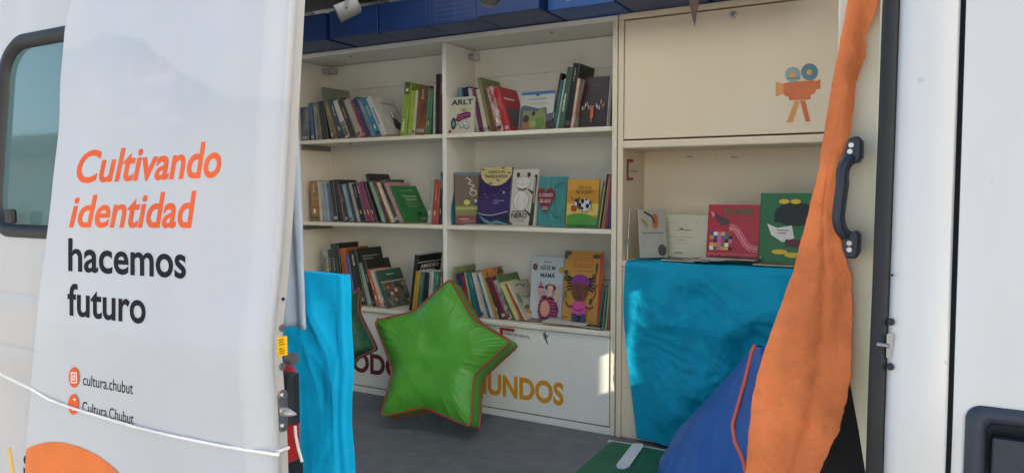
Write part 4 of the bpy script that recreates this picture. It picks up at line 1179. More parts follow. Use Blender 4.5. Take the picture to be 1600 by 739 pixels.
def c_mama(A):
    A.rect(.36, .91, .62, .922, '55554f'); A.text('ASÍ ES MI', .26, .79, .74, .88, '1f4a44', .02); A.text('MAMÁ', .28, .67, .74, .76, '1f4a44', .03)
    A.ell(.10, .83, .075, .055, '4a2a24'); A.ell(.10, .83, .05, .036, '7a5044'); A.ell(.92, .80, .07, .05, 'b8903a')
    for k in range(34):
        rnd = random.Random(k + 77); A.ell(rnd.uniform(.06, .8), rnd.uniform(.26, .62), .010, .006, '4f5c66', 6)
    A.poly([(.30, .24), (.40, .38), (.62, .40), (.84, .32), (.93, .18), (.88, .02), (.36, .02), (.28, .12)], '5f1a3a')
    for k in range(9): A.line([(.33 + k * .07, .04), (.33 + k * .07, .36 - abs(k - 3) * .02)], .012, 'a85a80', .7)
    for k in range(6): A.line([(.32, .06 + k * .05), (.9 - k * .015, .06 + k * .05)], .012, 'a85a80', .7)
    A.ell(.52, .18, .15, .125, 'cf9482'); A.poly([(.56, .36), (.70, .38), (.74, .52), (.60, .52)], 'd3a08c'); A.ell(.66, .52, .17, .05, '2a2420'); A.ell(.66, .51, .10, .045, 'd3a08c')
    A.poly([(.84, .28), (.92, .34), (.95, .52), (.90, .58), (.86, .45), (.80, .33)], 'd3a08c'); A.ell(.36, .48, .08, .055, 'c98c8a'); A.poly([(.28, .52), (.36, .62), (.44, .52)], 'b8607a'); A.rect(.28, .505, .46, .525, '3a2a2c'); A.poly([(.32, .44), (.40, .44), (.42, .34), (.33, .34)], 'c98c8a')
def c_vuelta(A):
    A.rect(.93, 0, 1, .97, 'b8322c')
    A.text('LA VUELTA', .22, .855, .76, .915, 'b0622c', .02); A.text('AL MUNDO', .22, .765, .76, .835, 'b0622c', .02); A.rect(.36, .725, .78, .735, '8a5a30')
    for u, v, a, b in ((.08, .96, .10, .03), (.03, .92, .05, .04), (.84, .93, .11, .03), (.1, .62, .11, .045), (.04, .7, .07, .03), (.86, .78, .035, .07), (.80, .66, .05, .04), (.7, .6, .04, .05)): A.ell(u, v, a, b, '4a4c2c')
    A.line([(.88, .86), (.83, .6), (.86, .42), (.7, .3)], .02, '4f4028'); A.line([(.83, .52), (.93, .56)], .014, '4f4028'); A.line([(.02, .3), (.05, .5)], .016, '4f4028'); A.ell(.75, .33, .04, .04, '4a4c2c'); A.ell(.06, .4, .05, .05, '6a6a34')
    for s in (-1, 1):
        for k in range(5): A.line([(.46 + s * .18, .5 + k * .03), (.46 + s * (.36 + .02 * (k % 2)), .46 + k * .045)], .03, '2a2028', 1.4)
    A.ell(.45, .48, .225, .17, '6a3e2c'); A.ell(.45, .335, .05, .03, '6a3e2c')
    A.poly([(.2, .54), (.24, .63), (.34, .675), (.5, .68), (.62, .655), (.7, .6), (.70, .55), (.46, .555)], '7a3478'); A.rect(.66, .53, .76, .55, '2c2450')
    A.ell(.36, .49, .02, .018, '1c1414', 10); A.ell(.60, .49, .02, .018, '1c1414', 10); A.ell(.46, .385, .03, .02, '3a1c18', 10); A.line([(.46, .46), (.44, .43), (.47, .425)], .01, '452820')
    A.poly([(.26, .14), (.28, .27), (.36, .32), (.56, .32), (.64, .27), (.64, .14)], 'c04a8c'); A.line([(.3, .25), (.18, .24), (.08, .31)], .03, '6a3e2c'); A.line([(.62, .25), (.76, .23), (.84, .27)], .03, '6a3e2c'); A.line([(.3, .22), (.45, .19), (.6, .22)], .012, '5a2444')
    A.rect(.28, .01, .42, .15, '32405c'); A.rect(.52, .01, .66, .15, '32405c'); A.rect(.42, .01, .52, .13, '2a2028')
    A.rect(.04, .085, .07, .11, '2a2420'); A.rect(.09, .09, .2, .1, '6a4a2c'); A.rect(.74, .06, .86, .07, '6a4a2c')
def c_brown(A):
    for u in (.2, .42, .6, .8): A.rect(u, .1, u + .02, 1, '3d2c1e')
    A.rect(0, .95, 1, 1, '4c6a70'); A.line([(.35, .9), (.5, .84), (.4, .78), (.6, .74), (.45, .68), (.65, .64)], .035, 'b9ae9c', 1.5); A.ell(.55, .6, .12, .06, 'a89c88'); A.ell(.55, .6, .08, .04, '5a4632')
    A.rect(0, .17, 1, .36, '6a6c2a'); A.rect(0, .28, .9, .33, '9a9a3a'); A.ell(.35, .42, .10, .05, 'b8b050'); A.ell(.62, .42, .09, .06, '3a3428'); A.ell(.62, .45, .04, .03, 'c0b8a8'); A.ell(.88, .33, .12, .06, 'b87a2c'); A.rect(0, .0, 1, .17, '6e2a24'); A.rect(.1, .09, .4, .105, 'c0a098'); A.rect(.2, .05, .7, .06, 'a07a70')
def c_lo(A):
    A.line([(.33, .62), (.42, .66), (.5, .64), (.66, .655)], .014, '4a4030'); A.poly([(.36, .69), (.42, .67), (.5, .63), (.46, .665), (.47, .71), (.44, .68)], '4a4030'); A.line([(.12, .80), (.2, .82), (.26, .81)], .012, '77705c'); A.line([(.74, .82), (.8, .80)], .012, '77705c')
    A.text('Lo que nunca supieron', .18, .455, .70, .50, '77705a'); A.text('las cigüeñas', .30, .385, .56, .43, '77705a'); A.rect(.16, .33, .66, .337, 'a39c84'); A.rect(.32, .10, .5, .118, '55503f')
def c_red(A):
    for k, (a, b) in enumerate((('d0707a', .12), ('c25560', .07), ('dc8a8c', .025))):
        A.line([(.42, .60 - k * .01), (.56, .56), (.66, .42), (.76, .28), (.88, .22), (.99, .21)], b, a, 1.0)
    A.poly([(.08, .80), (.16, .82), (.42, .72), (.40, .64), (.26, .62)], '4a3a3a'); A.poly([(.03, .88), (.08, .86), (.12, .80), (.08, .76)], 'd88a86')
    A.text('ELMER', .32, .82, .9, .93, '5f5a30', .04); A.rect(.6, .74, .92, .765, 'a83a44'); A.rect(.64, .69, .86, .715, 'a83a44')
    cols = ['e8e4da', '2a4a8a', '1c1c20', 'd88a3c', '3a7a4a', 'b83048', '7a4a8c', 'd8b040', 'c86a8a']
    for i in range(6):
        for j in range(5):
            A.rect(.04 + i * .075, .18 + j * .065, .04 + (i + 1) * .075, .18 + (j + 1) * .065, cols[(i * 4 + j * 7 + i * j) % 9]); A.l -= A.st
    A.l += A.st
    A.rect(0, 0, 1, .13, 'c84a50'); A.text('David McKee', .22, .03, .72, .095, '3a1c1c', .03); A.ell(.1, .06, .06, .03, '8a2a30')
def c_green(A):   # a plain stand-in of flat shapes for the drawing on this cover
    A.ell(.60, .70, .36, .17, '0d0d0f'); A.rect(.24, .58, .62, .66, '0d0d0f'); A.ell(.40, .88, .09, .035, 'd8b41e'); A.ell(.60, .88, .09, .035, 'd8b41e')
    A.poly([(.12, .56), (.3, .50), (.55, .54), (.60, .36), (.40, .30), (.20, .40)], 'd8d5d0'); A.rect(.3, .46, .5, .475, 'a8524c'); A.rect(.32, .42, .46, .435, 'a8524c')
    A.rect(.45, .24, .95, .34, '551a2a'); A.ell(.36, .16, .14, .035, 'd8b41e'); A.ell(.60, .12, .16, .038, 'd8b41e'); A.ell(.03, .07, .012, .01, 'e0e0e0', 8)
def c_lean(A):
    A.rect(.05, .03, .97, .5, 'a9a79c'); A.ell(.6, .75, .12, .16, 'b8683c'); A.line([(.2, .95), (.5, .85), (.6, .7)], .05, '4a3a2a'); A.ell(.8, .15, .16, .12, '4c4a44'); A.rect(.1, .5, .9, .515, '6a665c'); A.line([(.1, .8), (.3, .65)], .08, 'a08a3c')
def c_sketch(A):
    A.rect(.1, .78, .9, .8, '8a6a5c'); 
    for k in range(9):
        rnd = random.Random(k + 5); A.ell(rnd.uniform(.2, .8), rnd.uniform(.4, .7), .1, .05, rnd.choice(['4a4a4a', '6c6c6a', '8a8a86']), 10)
CV = lambda h: mat('face_' + h, dim(h, .93), .36, var=.05, nscale=9)
GR = 'books shown face-on'
face_book('small white paperback with black ARLT lettering on the top right shelf', 700.5, 740, 152, 1.805, 2.715, CV('cdcbb8'), c_arlt, 4, .012, group=GR)
face_book('pale landscape-covered book with a blue top band, face-on, top right shelf', 809, 862, 143, 1.805, 2.75, CV('c2c3c0'), c_teh, 10, .01, group=GR)
face_book('dark maroon book with pale figures and an orange flame, top right shelf', 903, 945, 120, 1.805, 2.755, CV('2a1c22'), c_dark, 9, .012, 0, group=GR)
face_book('purple starry book with a cream moon-shaped top, middle right shelf', 744, 793.5, 262, 1.403, 2.755, CV('35285a'), c_suenos, 9, .014, group=GR)
face_book('white book with a line-drawn animal and dark tree, middle right shelf', 795, 836, 265, 1.403, 2.755, CV('ccc8ba'), c_nero, 9, .010, group=GR)
face_book('teal streaked book with a big dark red heart, middle right shelf', 837, 881, 277, 1.403, 2.75, CV('468c8a'), c_cora, 9, .012, group=GR)
face_book('yellow book with a black-and-white cow on green, middle right shelf', 883, 933, 281, 1.403, 2.735, CV('c58c30'), c_cow, 6, .012, group=GR, spine=[(0, 1, 0, 1, 'd8cc78')])
face_book('white picture book titled ASÍ ES MI MAMÁ, bottom right shelf', 826, 877, 403, 1.0, 2.80, CV('c9d0d2'), c_mama, 7, .010, group=GR)
face_book('mustard book with a girl in a purple cap, bottom right shelf', 877, 937, 394, 1.0, 2.755, CV('c08d45'), c_vuelta, 7, .014, group=GR)
face_book('pale sketch-covered book half hidden behind thin spines, bottom right shelf', 930, 956, 420, 1.0, 2.83, CV('c6c6c0'), c_sketch, 5, .01, group=GR)
face_book('large white book with small birds on its cover, on the cabinet counter', 1030, 1103, 337, 1.292, 2.83, CV('d2cdb2'), c_lo, 9, .010, group=GR)
face_book('red picture book with a pink ribbon and coloured squares, on the cabinet counter', 1103, 1184, 321, 1.292, 2.79, CV('b51f33'), c_red, 8, .011, group=GR)
face_book('bright green book with a black shape and yellow patches, on the cabinet counter', 1184, 1277, 303, 1.292, 2.77, CV('1c6a34'), c_green, 7, .014, group=GR)
# two books turned and leaning
def turned_book(label, px, zs, Y, t, h, d, a, yaw, cover, art, spine=None):
    p = PY(px, 400, Y)
    make_book(lab(label), t, h, d, cover, (p.x, Y, zs + .0008), (0, -R(a), R(yaw)), art, spine, group=GR)
turned_book('brown wood-patterned book with pale squiggles, leaning left on the middle right shelf', 711, 1.403, 2.722, .010, .238, .150, 14, -52, CV('5d4630'), c_brown, [(0, 1, .0, 1, 'b08c48')])
turned_book('maroon book leaning behind the brown wood-patterned one, middle right shelf', 728, 1.403, 2.765, .010, .215, .150, 14, -50, CV('5a2a28'), lambda A: (A.ell(.55, .2, .08, .05, 'a08078'), A.rect(.1, .05, .9, .07, '7a4a40')))
turned_book('thin teal book leaning left of the brown wood-patterned one, middle right shelf', 705, 1.403, 2.735, .008, .20, .14, 8, -25, CV('2a7c96'), None, [])
turned_book('grey paperback with tan spine leaning left on the cabinet counter', 998, 1.292, 2.725, .016, .19, .115, 11, -48, CV('b5b2a4'), c_lean, [(0, 1, 0, 1, '8a7448')])

# flat magazines
def flat_mag(label, px, py, Y, zs, w, d, rot, c, n=1, group=None, art=None):
    p = PY(px, py, Y)
    root = thing('magazine', lab(label), 'magazine', (p.x, Y, zs), (0, 0, R(rot)), group)
    mb = MB(); mb.box(-w / 2, w / 2, 0, d, .0005, .0040); mb.build('pages', M_PAGES, root)
    mb = MB(); mats = [c]; mb.box(-w / 2 - .001, w / 2 + .001, -.001, d + .001, .0041, .0048)
    if art:
        ar = Art(mb, lambda u, v, l: Vector((lerp(-w / 2, w / 2, u), d * v, .0048 + l)), mats, .0003); art(ar)
    mb.build('cover', mats, root)
gm = 'magazines lying flat on the bottom right shelf'
flat_mag('brown-covered magazine lying flat under the white picture book, bottom right shelf', 850, 495, 2.715, 1.001, .21, .15, 8, photo('4a4034', '77705c', 16), group=gm)
flat_mag('olive-covered magazine lying flat, topmost under the mustard book, bottom right shelf', 905, 500, 2.71, 1.0062, .20, .14, -9, photo('4c4028', '6f5f34', 12), group=gm)
flat_mag('white magazine lying flat at the shelf edge, bottom right shelf', 880, 500, 2.697, 1.0112, .19, .10, 5, ink('c9c6bc'), group=gm)
gm = 'leaflets lying flat on the middle right shelf'
flat_mag('cream leaflet lying flat under the brown leaning book, middle right shelf', 752, 350, 2.702, 1.404, .17, .045, 2, ink('b9b39c'), group=gm)
flat_mag('grey leaflet lying flat under the white animal book, middle right shelf', 812, 352, 2.702, 1.404, .20, .045, -1, ink('a7a294'), group=gm)
gm = 'magazines fanned out on the turquoise counter'
flat_mag('dark-covered magazine leftmost in the fan below the white book on the counter', 1058, 405, 2.69, 1.2915, .13, .10, -6, photo('33322e', '5f5a50', 20), group=gm)
flat_mag('purple-edged magazine second in the fan on the turquoise counter', 1085, 405, 2.69, 1.2965, .11, .10, -24, photo('5a3a48', '8a7a7c', 20), group=gm)
flat_mag('white magazine in the middle of the fan below the red book', 1106, 407, 2.685, 1.3015, .10, .10, -33, ink('c6c3bd'), group=gm)
flat_mag('dark plum magazine lying flat just below the red book', 1140, 408, 2.685, 1.3065, .17, .095, -4, photo('3a2c34', '594650', 10), group=gm)
flat_mag('olive magazine lying flat just below the green book', 1215, 413, 2.68, 1.2915, .17, .085, -2, photo('5c5a3c', '85805c', 10), group=gm)

# ------------------------------------------------------------------ cloths and curtains
# turquoise cloth over the cabinet counter
CXA, CXB = -1.012, -.02
ZB = lambda x: .594 + .004 * math.sin(x * 5) + .012 * noise.noise(Vector((x * 3, 1, 0)))
mb = MB()
def cl(u, v):
    # v 0..0.18 lies on the counter, then falls in front
    if v < .16:
        s = v / .16
        x = lerp(CXA + .012, CXB, u)
        return Vector((x, lerp(BB - .02, BY - .022, s), 1.2865 + .002 * noise.noise(Vector((x * 9, s * 3, 4)))))
    s = (v - .16) / .84
    xl = CXA + .006 + .045 * s ** 1.8 - .008 * math.sin(s * 5.0)
    x = lerp(xl, CXB, u)
    z = lerp(1.2865, ZB(x), s)
    ed = min(1, (x - xl) / .30); ed = ed * ed * (3 - 2 * ed)
    k = min(1, s * 5) * (.15 + .85 * ed)
    h = .012 * math.sin(x * 17 + z * 2.2) * s + .075 * (crumple(x * 1.3 + 7, z * .95 + x * .3, 11, 2.0, 10) - .45) + .050 * (crumple(x * 1.7, z * 1.3 - x * .4, 23, 4.2, 9) - .22) + .042 * (crumple(x * 1.8 + z * .5, z * 1.6, 29, 7, 11) - .12)
    y = BY - .012 - .024 * min(1, s / .03) * (.55 + .45 * ed) - .010 * ed - (h + .006) * k
    y = min(y, BY - .010)
    return Vector((x, y, z))
mb = MB()
mb.grid(cl, 240, 240)
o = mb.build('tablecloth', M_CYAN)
tag(o, 'crumpled turquoise cloth hanging from the cabinet counter to the floor', 'tablecloth')
# turquoise cloth by the sliding door
def cl2(u, v):
    zt, zb = 1.313, FZ + .004
    # u runs: front left -> front right corner -> right side back
    s = 1 - v
    xr = -1.466 + .014 * (1 - v) + .012 * noise.noise(Vector((0, 3, v * 4)))
    a = u * 1.04
    if a < 1: x, y = lerp(-2.05, xr, a), 1.60
    else: x, y = xr + .004 * math.sin((a - 1) * 12), 1.60 + (a - 1) * .30
    if a > .985: y += (a - .985) * .4
    z = lerp(zb, zt - .006 * abs(a - .6), v)
    h = .045 * (crumple(x * 2.2 + 3, z * .9 + x, 31, 2.2, 9) - .4) + .02 * (crumple(x * 2 + 3, z * 1.2 - x, 37, 4.5, 8) - .2)
    return Vector((x, y - h * min(1, s * 5) * (1 if a < .95 else .2), z))
mb = MB(); mb.grid(cl2, 160, 160)
mb.grid(lambda u, v: Vector((lerp(-2.05, -1.468, u), lerp(1.602, 1.640, v), 1.310 + .004 * math.sin(v * 3.1) + .002 * noise.noise(Vector((u * 8, v, 2))) - .002)), 20, 6)
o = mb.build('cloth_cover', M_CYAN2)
tag(o, 'bright turquoise cloth draped over a low unit just inside the sliding door', 'cloth cover')
# grey-blue curtain strip
e1 = [(PY(463, 190, 1.42).x, PY(463, 190, 1.42).z), (PY(470, 300, 1.42).x, PY(470, 300, 1.42).z), (PY(474, 380, 1.42).x, PY(474, 380, 1.42).z), (PY(480, 515, 1.42).x, PY(480, 515, 1.42).z)]
e1 = [(e1[0][0] - .015, 2.2)] + e1
mb = MB()
mb.grid(lambda u, v: (lambda z: Vector((lerp(poly_at(e1, z) - .16, poly_at(e1, z), u), 1.42 + .010 * math.sin(u * 16 + z * 2) + .004 * noise.noise(Vector((u * 5, 0, z * 4))), z)))(lerp(2.2, e1[-1][1] + .012 * (1 - 0) * (1 - u), v)), 24, 60)
o = mb.build('curtain', M_GREYCLOTH, solid=.003)
tag(o, 'grey-blue cloth strip hanging behind the edge of the sliding door', 'curtain')
# orange curtain
oy = 1.345
lp = [(1338, -60), (1325, 0), (1312, 70), (1300, 130), (1285, 220), (1276, 280), (1263, 330), (1240, 420), (1215, 490), (1190, 560), (1175, 620), (1165, 739), (1160, 800)]
rp = [(1384, -60), (1375, 0), (1354, 50), (1351, 90), (1336, 130), (1333, 175), (1327, 215), (1312, 250), (1307, 290), (1306, 335), (1318, 390), (1331, 440), (1332, 520), (1329, 600), (1312, 670), (1280, 739), (1262, 800)]
lpx = [(PY(a, b, oy).x, PY(a, b, oy).z) for a, b in lp]; rpx = [(PY(a, b, oy).x, PY(a, b, oy).z) for a, b in rp]
def smooth_at(pts, z):
    return sum(poly_at(pts, z + k * .008) * w for k, w in ((-1, .25), (0, .5), (1, .25)))
zt, zb = lpx[0][1] - .02, lpx[-1][1] + .02
def oc(u, v):
    z = lerp(zt, zb, v)
    xl, xr = smooth_at(lpx, z), smooth_at(rpx, z)
    x = lerp(xl, xr, u)
    w = xr - xl
    up = max(0, min(1, (z - 1.35) / .45))
    y = oy + .007 * math.sin(u * 4.2 + z * 16 + .6) * u * (.3 + .7 * up) + .003 * math.sin(u * 7 - z * 3) * (1 - up)
    y += .0032 * math.exp(-((u - .60 - .07 * math.sin(z * 7) - .03 * noise.noise(Vector((0, 2, z * 14)))) / .07) ** 2) * (1 - up)
    y += .014 * (crumple(x * 2.4, z * 1.4, 41, 4.5, 8) - .2) + .010 * (crumple(x * 3, z * 2.2, 47, 9, 9) - .1) + .006 * (crumple(x * 3, z * 3, 53, 18, 9) - .06)
    x += (.0022 * noise.noise(Vector((0, 7, z * 38))) + .0012 * noise.noise(Vector((0, 9, z * 120)))) * (1 if u > .5 else .5)
    return Vector((x, y, z))
mb = MB(); mb.grid(oc, 80, 320)
o = mb.build('curtain', M_ORANGE, solid=.0012)
tag(o, 'creased orange cloth hanging down the right side of the door opening', 'curtain')

# ------------------------------------------------------------------ cushions, mat, bean bag
def star_cushion(label, outline, p0, n, up, T, bulge, m, pip, seed, name='star_cushion'):
    """outline: tip/inner points in the plane (p0, n); front skin bulges along n (towards the viewer)"""
    n = n.normalized(); ux = up.cross(n).normalized(); uy = n.cross(ux)
    c2 = [((q - p0).dot(ux), (q - p0).dot(uy)) for q in outline]
    k = len(c2)
    cx, cy = sum(a for a, b in c2) / k, sum(b for a, b in c2) / k
    loop = []
    for i in range(k):
        a, b, c = Vector(c2[i - 1]), Vector(c2[i]), Vector(c2[(i + 1) % k])
        f = .10 if i % 2 == 0 else .14
        s, e = b.lerp(a, f), b.lerp(c, f)
        for j in range(7):
            t = j / 6; loop.append(s * (1 - t) ** 2 + b * 2 * t * (1 - t) + e * t * t)
        e2 = c.lerp(b, .10 if (i + 1) % 2 == 0 else .14)
        for j in range(1, 24): loop.append(e.lerp(e2, j / 24))
    N = len(loop); K = 46
    cen = Vector((cx, cy))
    def skin(sgn):
        vs_ = []
        for r in range(K + 1):
            f = 1 - r / K
            for i, q in enumerate(loop):
                p = cen.lerp(q, f)
                # bulge by distance to the rim
                e = min(1, (1 - f) * 2.2); hgt = bulge * (1 - (1 - e) ** 2.2)
                ed = math.exp(-(1 - f) * 7)
                wr = (.012 * noise.noise(Vector((i * .33, (1 - f) * 1.2, seed))) + .006 * noise.noise(Vector((i * .8, (1 - f) * 2, seed + 8)))) * math.exp(-(1 - f) * 6) * min(1, (1 - f) * 14)
                wr += .006 * noise.noise(Vector((p.x * 5, p.y * 5, seed + 4))) * min(1, (1 - f) * 5) + (.016 * (crumple(p.x * 2.2, p.y * 2.2, seed, 2.2, 7) - .35) + .020 * (crumple(p.x * 1.6 + p.y, p.y * .7, seed + 3, 5, 7) - .18)) * min(1, (1 - f) * 4)
                vs_.append(p0 + ux * p.x + uy * p.y + n * sgn * (T / 2 + hgt + wr))
        fs = []
        for r in range(K):
            for i in range(N):
                a, b = r * N + i, r * N + (i + 1) % N
                q = (a, b, b + N, a + N)
                fs.append(q if sgn > 0 else q[::-1])
        return vs_, fs
    zmin = min((p0 + ux * q.x + uy * q.y).z for q in loop)
    root = thing(name, label, 'cushion', p0)
    mb = MB(); va, fa = skin(1); mb.add(va, fa, 0, True); vb, fb = skin(-1); mb.add(vb, fb, 0, True)
    def band(u, v):
        i = int(round(u * N)) % N
        q = loop[i]; d = (q - cen).normalized()
        o_ = .006 * math.sin(v * math.pi) + .003 * noise.noise(Vector((i * .3, v * 3, seed)))
        return p0 + ux * (q.x + d.x * o_) + uy * (q.y + d.y * o_) + n * lerp(T / 2, -T / 2, v)
    mb.grid(band, N, 5)
    mb.build('cushion_cover', m, root, p0)
    for sgn in (1, -1):
        mb = MB(); mb.tube([p0 + ux * q.x + uy * q.y + n * sgn * T / 2 + (ux * (q - cen).normalized().x + uy * (q - cen).normalized().y) * .002 for q in loop], .0048, 6, closed=True)
        mb.build('piping', pip, root, p0)
    return root
# the big green star leaning on the bookcase
A0 = Vector((-1.9, 2.36, FZ + .03)); A1 = Vector((-1.5, 2.40, FZ + .03)); TOP = Vector((-1.77, 2.585, 1.15))
nn = (A1 - A0).cross(TOP - A0).normalized()
if nn.y > 0: nn = -nn
px_star = [(710, 441), (744, 502), (803, 537), (747, 588), (742, 668), (671, 637), (604, 652), (622, 580), (594, 505), (656, 490)]
outl = [PPL(x, y, A0, nn) for x, y in px_star]
star_cushion('big lime green star cushion with red piping leaning on the bookcase', outl, A0.lerp(A1, .5).lerp(TOP, .45), nn, TOP - A0.lerp(A1, .5), .085, .045, M_GREEN, M_PIPING, 5)
# dark green star, half hidden
D0 = Vector((-2.0, 2.30, FZ)); Dn = Vector((.55, -.80, .22)).normalized()
pxd = [(563, 452), (560, 488), (588, 545), (556, 560), (520, 640), (498, 585), (445, 600), (475, 545), (450, 490), (510, 500)]
dp0 = PY(530, 540, 2.36)
outd = [PPL(x, y, dp0, Dn) for x, y in pxd]
star_cushion('dark green star cushion with red piping, half hidden behind the turquoise cloth', outd, dp0, Dn, Vector((0, 0, 1)), .09, .035, M_DKGREEN, mat('dull_red_piping', (.16, .04, .04), .5), 9)
# green mat with a white stripe
mt = thing('floor_mat', 'dark green floor mat with a white stripe and pale edge', 'floor mat', (-.6, 2.3, FZ + .003))
mo_ = mt.location
q0 = [PZ(885, 739, FZ + .03), PZ(950, 684, FZ + .03)]
mb = MB()
xe = lambda y: lerp(q0[0].x, q0[1].x, (y - q0[0].y) / (q0[1].y - q0[0].y))
Yn, Yf = 1.75, min(2.655, q0[1].y)
def mfn(u, v):
    y = lerp(Yn, Yf, v); x = lerp(xe(y), -.15, u)
    e = min(1, u * 30, (1 - v) * 30, v * 30)
    return Vector((x, y, FZ + .003 + .028 * math.sqrt(max(0, e)) + .004 * noise.noise(Vector((x * 4, y * 4, 1)))))
mb.grid(mfn, 60, 60)
mb.build('mat_body', mat('mat_green', (.010, .115, .055), .6, var=.15, nscale=8, bump=.2, bscale=25), mt, mo_)
mb = MB()
edge = [mfn(u / 40, 1.0) + Vector((0, .003, .012)) for u in range(41)]
mb.tube(edge, .009, 6); mb.build('edge_binding', mat('pale_binding', (.45, .50, .47), .7), mt, mo_)
st = [(1000, 692), (1005, 693), (1004, 698), (983, 728), (976, 731), (966, 730), (963, 726), (967, 720), (985, 697), (990, 692)]
mb = MB(); mb.prism([PZ(x, y, FZ + .0375) for x, y in st], Vector((0, 0, -.004))); mb.build('white_stripe', mat('white_stripe', (.62, .66, .66), .6, bump=.2), mt, mo_)
# blue bean bag
bb = thing('bean_bag', 'blue vinyl bean bag with a coral piped seam, peaked top', 'bean bag', (-.372, 2.17, FZ + .034))
bo_ = bb.location
Hb = .492
def bean(u, v, lift=0):
    a = u * 2 * math.pi
    z = Hb * v
    pr = [(0, .262), (.04, .295), (.12, .312), (.25, .30), (.45, .245), (.65, .165), (.82, .092), (.93, .045), (1, .010)]
    r = 0
    for (z0, r0), (z1, r1) in zip(pr, pr[1:]):
        if z0 <= v <= z1: r = lerp(r0, r1, (v - z0) / (z1 - z0))
    r *= 1 + .045 * math.cos(4 * a) * (1 - v) + .05 * noise.noise(Vector((math.cos(a) * 2, math.sin(a) * 2, z * 5))) + .02 * noise.noise(Vector((math.cos(a) * 6, math.sin(a) * 6, z * 12)))
    r += (.030 * (crumple(a * .5, z * 1.6 + a * .3, 55, 2.6, 9) - .4) + .030 * (crumple(a * .5, z * 2, 59, 6, 10) - .2)) * (1 - v)
    lx_ = -.035 * v ** 2
    return bo_ + Vector(((r + lift) * math.cos(a) + lx_, (r + lift) * math.sin(a) * .9, z))
mb = MB(); mb.grid(bean, 160, 100); mb.add([bean(i / 160, 0) for i in range(160)], [tuple(range(159, -1, -1))])
mb.build('bag_body', M_BLUEV, bb, bo_)
seam_px = [(1180, 541), (1175, 552), (1166, 590), (1155, 630), (1145, 663), (1150, 690), (1160, 715), (1170, 748)]
def on_bean(px, py):
    best, bv = None, 9e9
    d = ray(px, py)
    for i in range(150):
        for j in range(60):
            u = .5 + i / 300; v = j / 59
            p = bean(u, v); w = p - CAM; s = w.dot(_fw); qx, qy = W0 / 2 + FPX * w.dot(_r) / s, H0 / 2 - FPX * w.dot(_up) / s
            e = (qx - px) ** 2 + (qy - py) ** 2
            if e < bv: bv, best = e, (u, v)
    return best
mb = MB()
sm_ = []
for q in seam_px:
    u, v = on_bean(*q); sm_.append(bean(u, v, .003))
fine = []
for a, b in zip(sm_, sm_[1:]): fine += [lerp(a, b, k / 4) for k in range(4)]
fine.append(sm_[-1])
mb.tube(fine, .0055, 8); mb.build('piping', M_OPIPING, bb, bo_)

# ------------------------------------------------------------------ spotlights, pennant, fire extinguisher
def spot(label, px, py, Y, aim):
    p = PY(px, py, Y)
    t = thing('spotlight', label, 'spotlight', (p.x, p.y, 2.499), group='spotlights under the van ceiling')
    o3 = t.location
    ax = Vector(aim).normalized()
    mb = MB(); mb.tube([p - ax * .05, p - ax * .045, p + ax * .036, p + ax * .04], [.022, .030, .034, .033], 20, caps=False)
    side = ax.cross(Vector((0, 0, 1))).normalized()
    b = mb.build('lamp_housing', mat('lamp_grey', (.25, .25, .245), .5), t, o3)
    mb = MB(); mb.tube([p - ax * .049, p - ax * .048], .0225, 20); b2 = mb.build('lamp_back', mat('lamp_grey', (.25, .25, .245), .5), t, o3)
    mb = MB(); mb.tube([p + ax * .026, p + ax * .028], .030, 20); mb.build('lens', mat('lamp_lens', (.16, .16, .155), .15), t, o3)
    mb = MB()
    for s in (1, -1):
        mb.tube([p + side * .037 * s, p + side * .037 * s + Vector((0, 0, .07))], .006, 8)
    mb.tube([p + side * .043 + Vector((0, 0, .07)), p - side * .043 + Vector((0, 0, .07))], .006, 8)
    mb.tube([p + Vector((0, 0, .07)), Vector((p.x, p.y, 2.5))], .008, 8)
    mb.build('bracket', mat('lamp_grey', (.25, .25, .245), .5), t, o3)
spot('small grey spotlight hanging under the ceiling near the sliding door', 542, 16, 2.15, (-.62, -.55, -.42))
spot('small grey spotlight above the middle of the bookcase, cut by the frame', 766, -12, 2.15, (.25, -.55, -.7))
mb = MB()
pn = [PY(x, y, 2.45) for x, y in ((1072, -30), (1096, -30), (1091, 8), (1085, 42), (1078, 12))]
mb.prism(pn, Vector((0, .003, 0)))
mb.prism([pn[0] + Vector((0, 0, .002)), pn[0] + Vector((.01, 0, .002)), Vector((pn[0].x + .01, pn[0].y, 2.498)), Vector((pn[0].x, pn[0].y, 2.498))], Vector((0, .003, 0)))
o = mb.build('pennant', mat('brown_pennant', (.10, .055, .05), .7), bevel=.0005)
tag(o, 'pointed dark brown pennant hanging in front of the blue boxes', 'pennant')
ex = thing('fire_extinguisher', 'red fire extinguisher with a black box, peeking out behind the door edge', 'fire extinguisher', (-1.33, 1.36, FZ))
eo = ex.location
Ye = 1.36
xr_ = PY(462, 700, Ye).x - .056
zt_, zb_ = PY(462, 573, Ye).z, PY(462, 722, Ye).z
mb = MB(); mb.tube([Vector((xr_, Ye, z)) for z in (zb_, zb_ + .01, zt_ - .035, zt_ - .01, zt_)], [.045, .052, .052, .040, .02], 20); mb.build('cylinder', mat('extinguisher_red', (.42, .02, .02), .3, coat=.4), ex, eo)
p0, p1 = PY(457, 585, Ye - .06), PY(457, 665, Ye - .06)
MB().box(p0.x - .10, p0.x, Ye - .062, Ye - .036, p1.z, p0.z).build('strap_box', M_PLASTIC, ex, eo, bevel=.004)
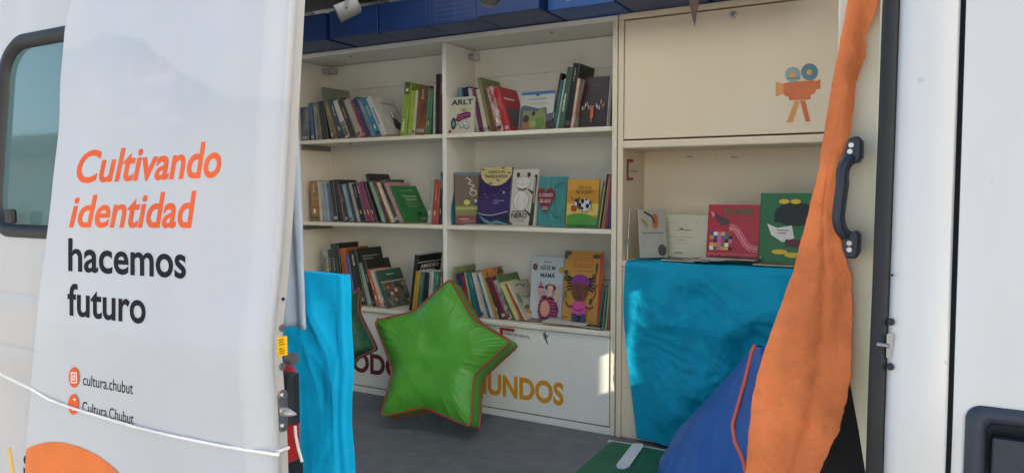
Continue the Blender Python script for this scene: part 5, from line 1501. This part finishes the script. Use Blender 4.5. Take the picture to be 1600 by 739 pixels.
kx = PY(459, 561, Ye); MB().tube([kx + Vector((-.02, 0, 0)), kx + Vector((.004, 0, 0))], .016, 14).build('gauge', M_SCREW, ex, eo)
MB().tube([Vector((xr_, Ye, zt_ - .005)), Vector((xr_, Ye, zt_ + .02)), Vector((kx.x - .02, Ye, kx.z))], .010, 8).build('valve', M_PLASTIC, ex, eo)
cp = [PY(x, y, Ye - .066) for x, y in ((461, 665), (462, 680), (466, 700), (472, 721))]
MB().tube(cp, .004, 6).build('pull_cord', M_CORD, ex, eo)
MB().box(xr_ - .03, xr_ + .03, Ye - .03, Ye + .05, FZ, zb_ + .002).build('bracket', M_PLASTIC, ex, eo)

# ------------------------------------------------------------------ unseen walls added ahead of the van to shape the light: their shadow lies along the van, the gap lets a sliver of sun in
def shade_wall(y0, y1, H, label):
    tw = thing('wall', label, 'wall', (6.575, (y0 + y1) / 2, 0))
    MB().box(6.5, 6.65, y0, y1, 0, H).build('wall_face', M_WALL, tw, tw.location)
    MB().box(6.45, 6.70, y0 - .0, y1 + .0, H, H + .12).build('coping', M_ROOF, tw, tw.location)
shade_wall(-2.3, -1.06, 6.2, 'tall narrow wall added out of view to shade the van side')
shade_wall(-1.06, .05, 5.0, 'lower added sun-blocking wall between the tall wall and the gap, out of view')
shade_wall(.375, 1.9, 5.0, 'lower added sun-blocking wall beyond the narrow gap, out of view')
hs = thing('house', 'low pale house across the yard, mirrored in the van window', 'house', (-14, -6.5, 0))
MB().box(-18, -11, -10, -4, 0, 3.1).build('wall_face', M_WALL, hs, hs.location)
MB().box(-18.3, -10.7, -10.3, -3.7, 3.1, 3.4).build('roof', M_ROOF, hs, hs.location)
for y in (-8.8, -6.2):
    w = MB().box(-10.99, -10.95, y - .5, y + .5, 1.1, 2.3).build('window', M_WOOD, hs, hs.location)
    MB().box(-10.949, -10.94, y - .42, y + .42, 1.18, 2.22).build('pane', M_DKGLASS, w, hs.location)
MB().box(-10.99, -10.94, -5.2, -4.3, 0, 2.1).build('door', mat('teal_door', (.05, .16, .17), .5), hs, hs.location)
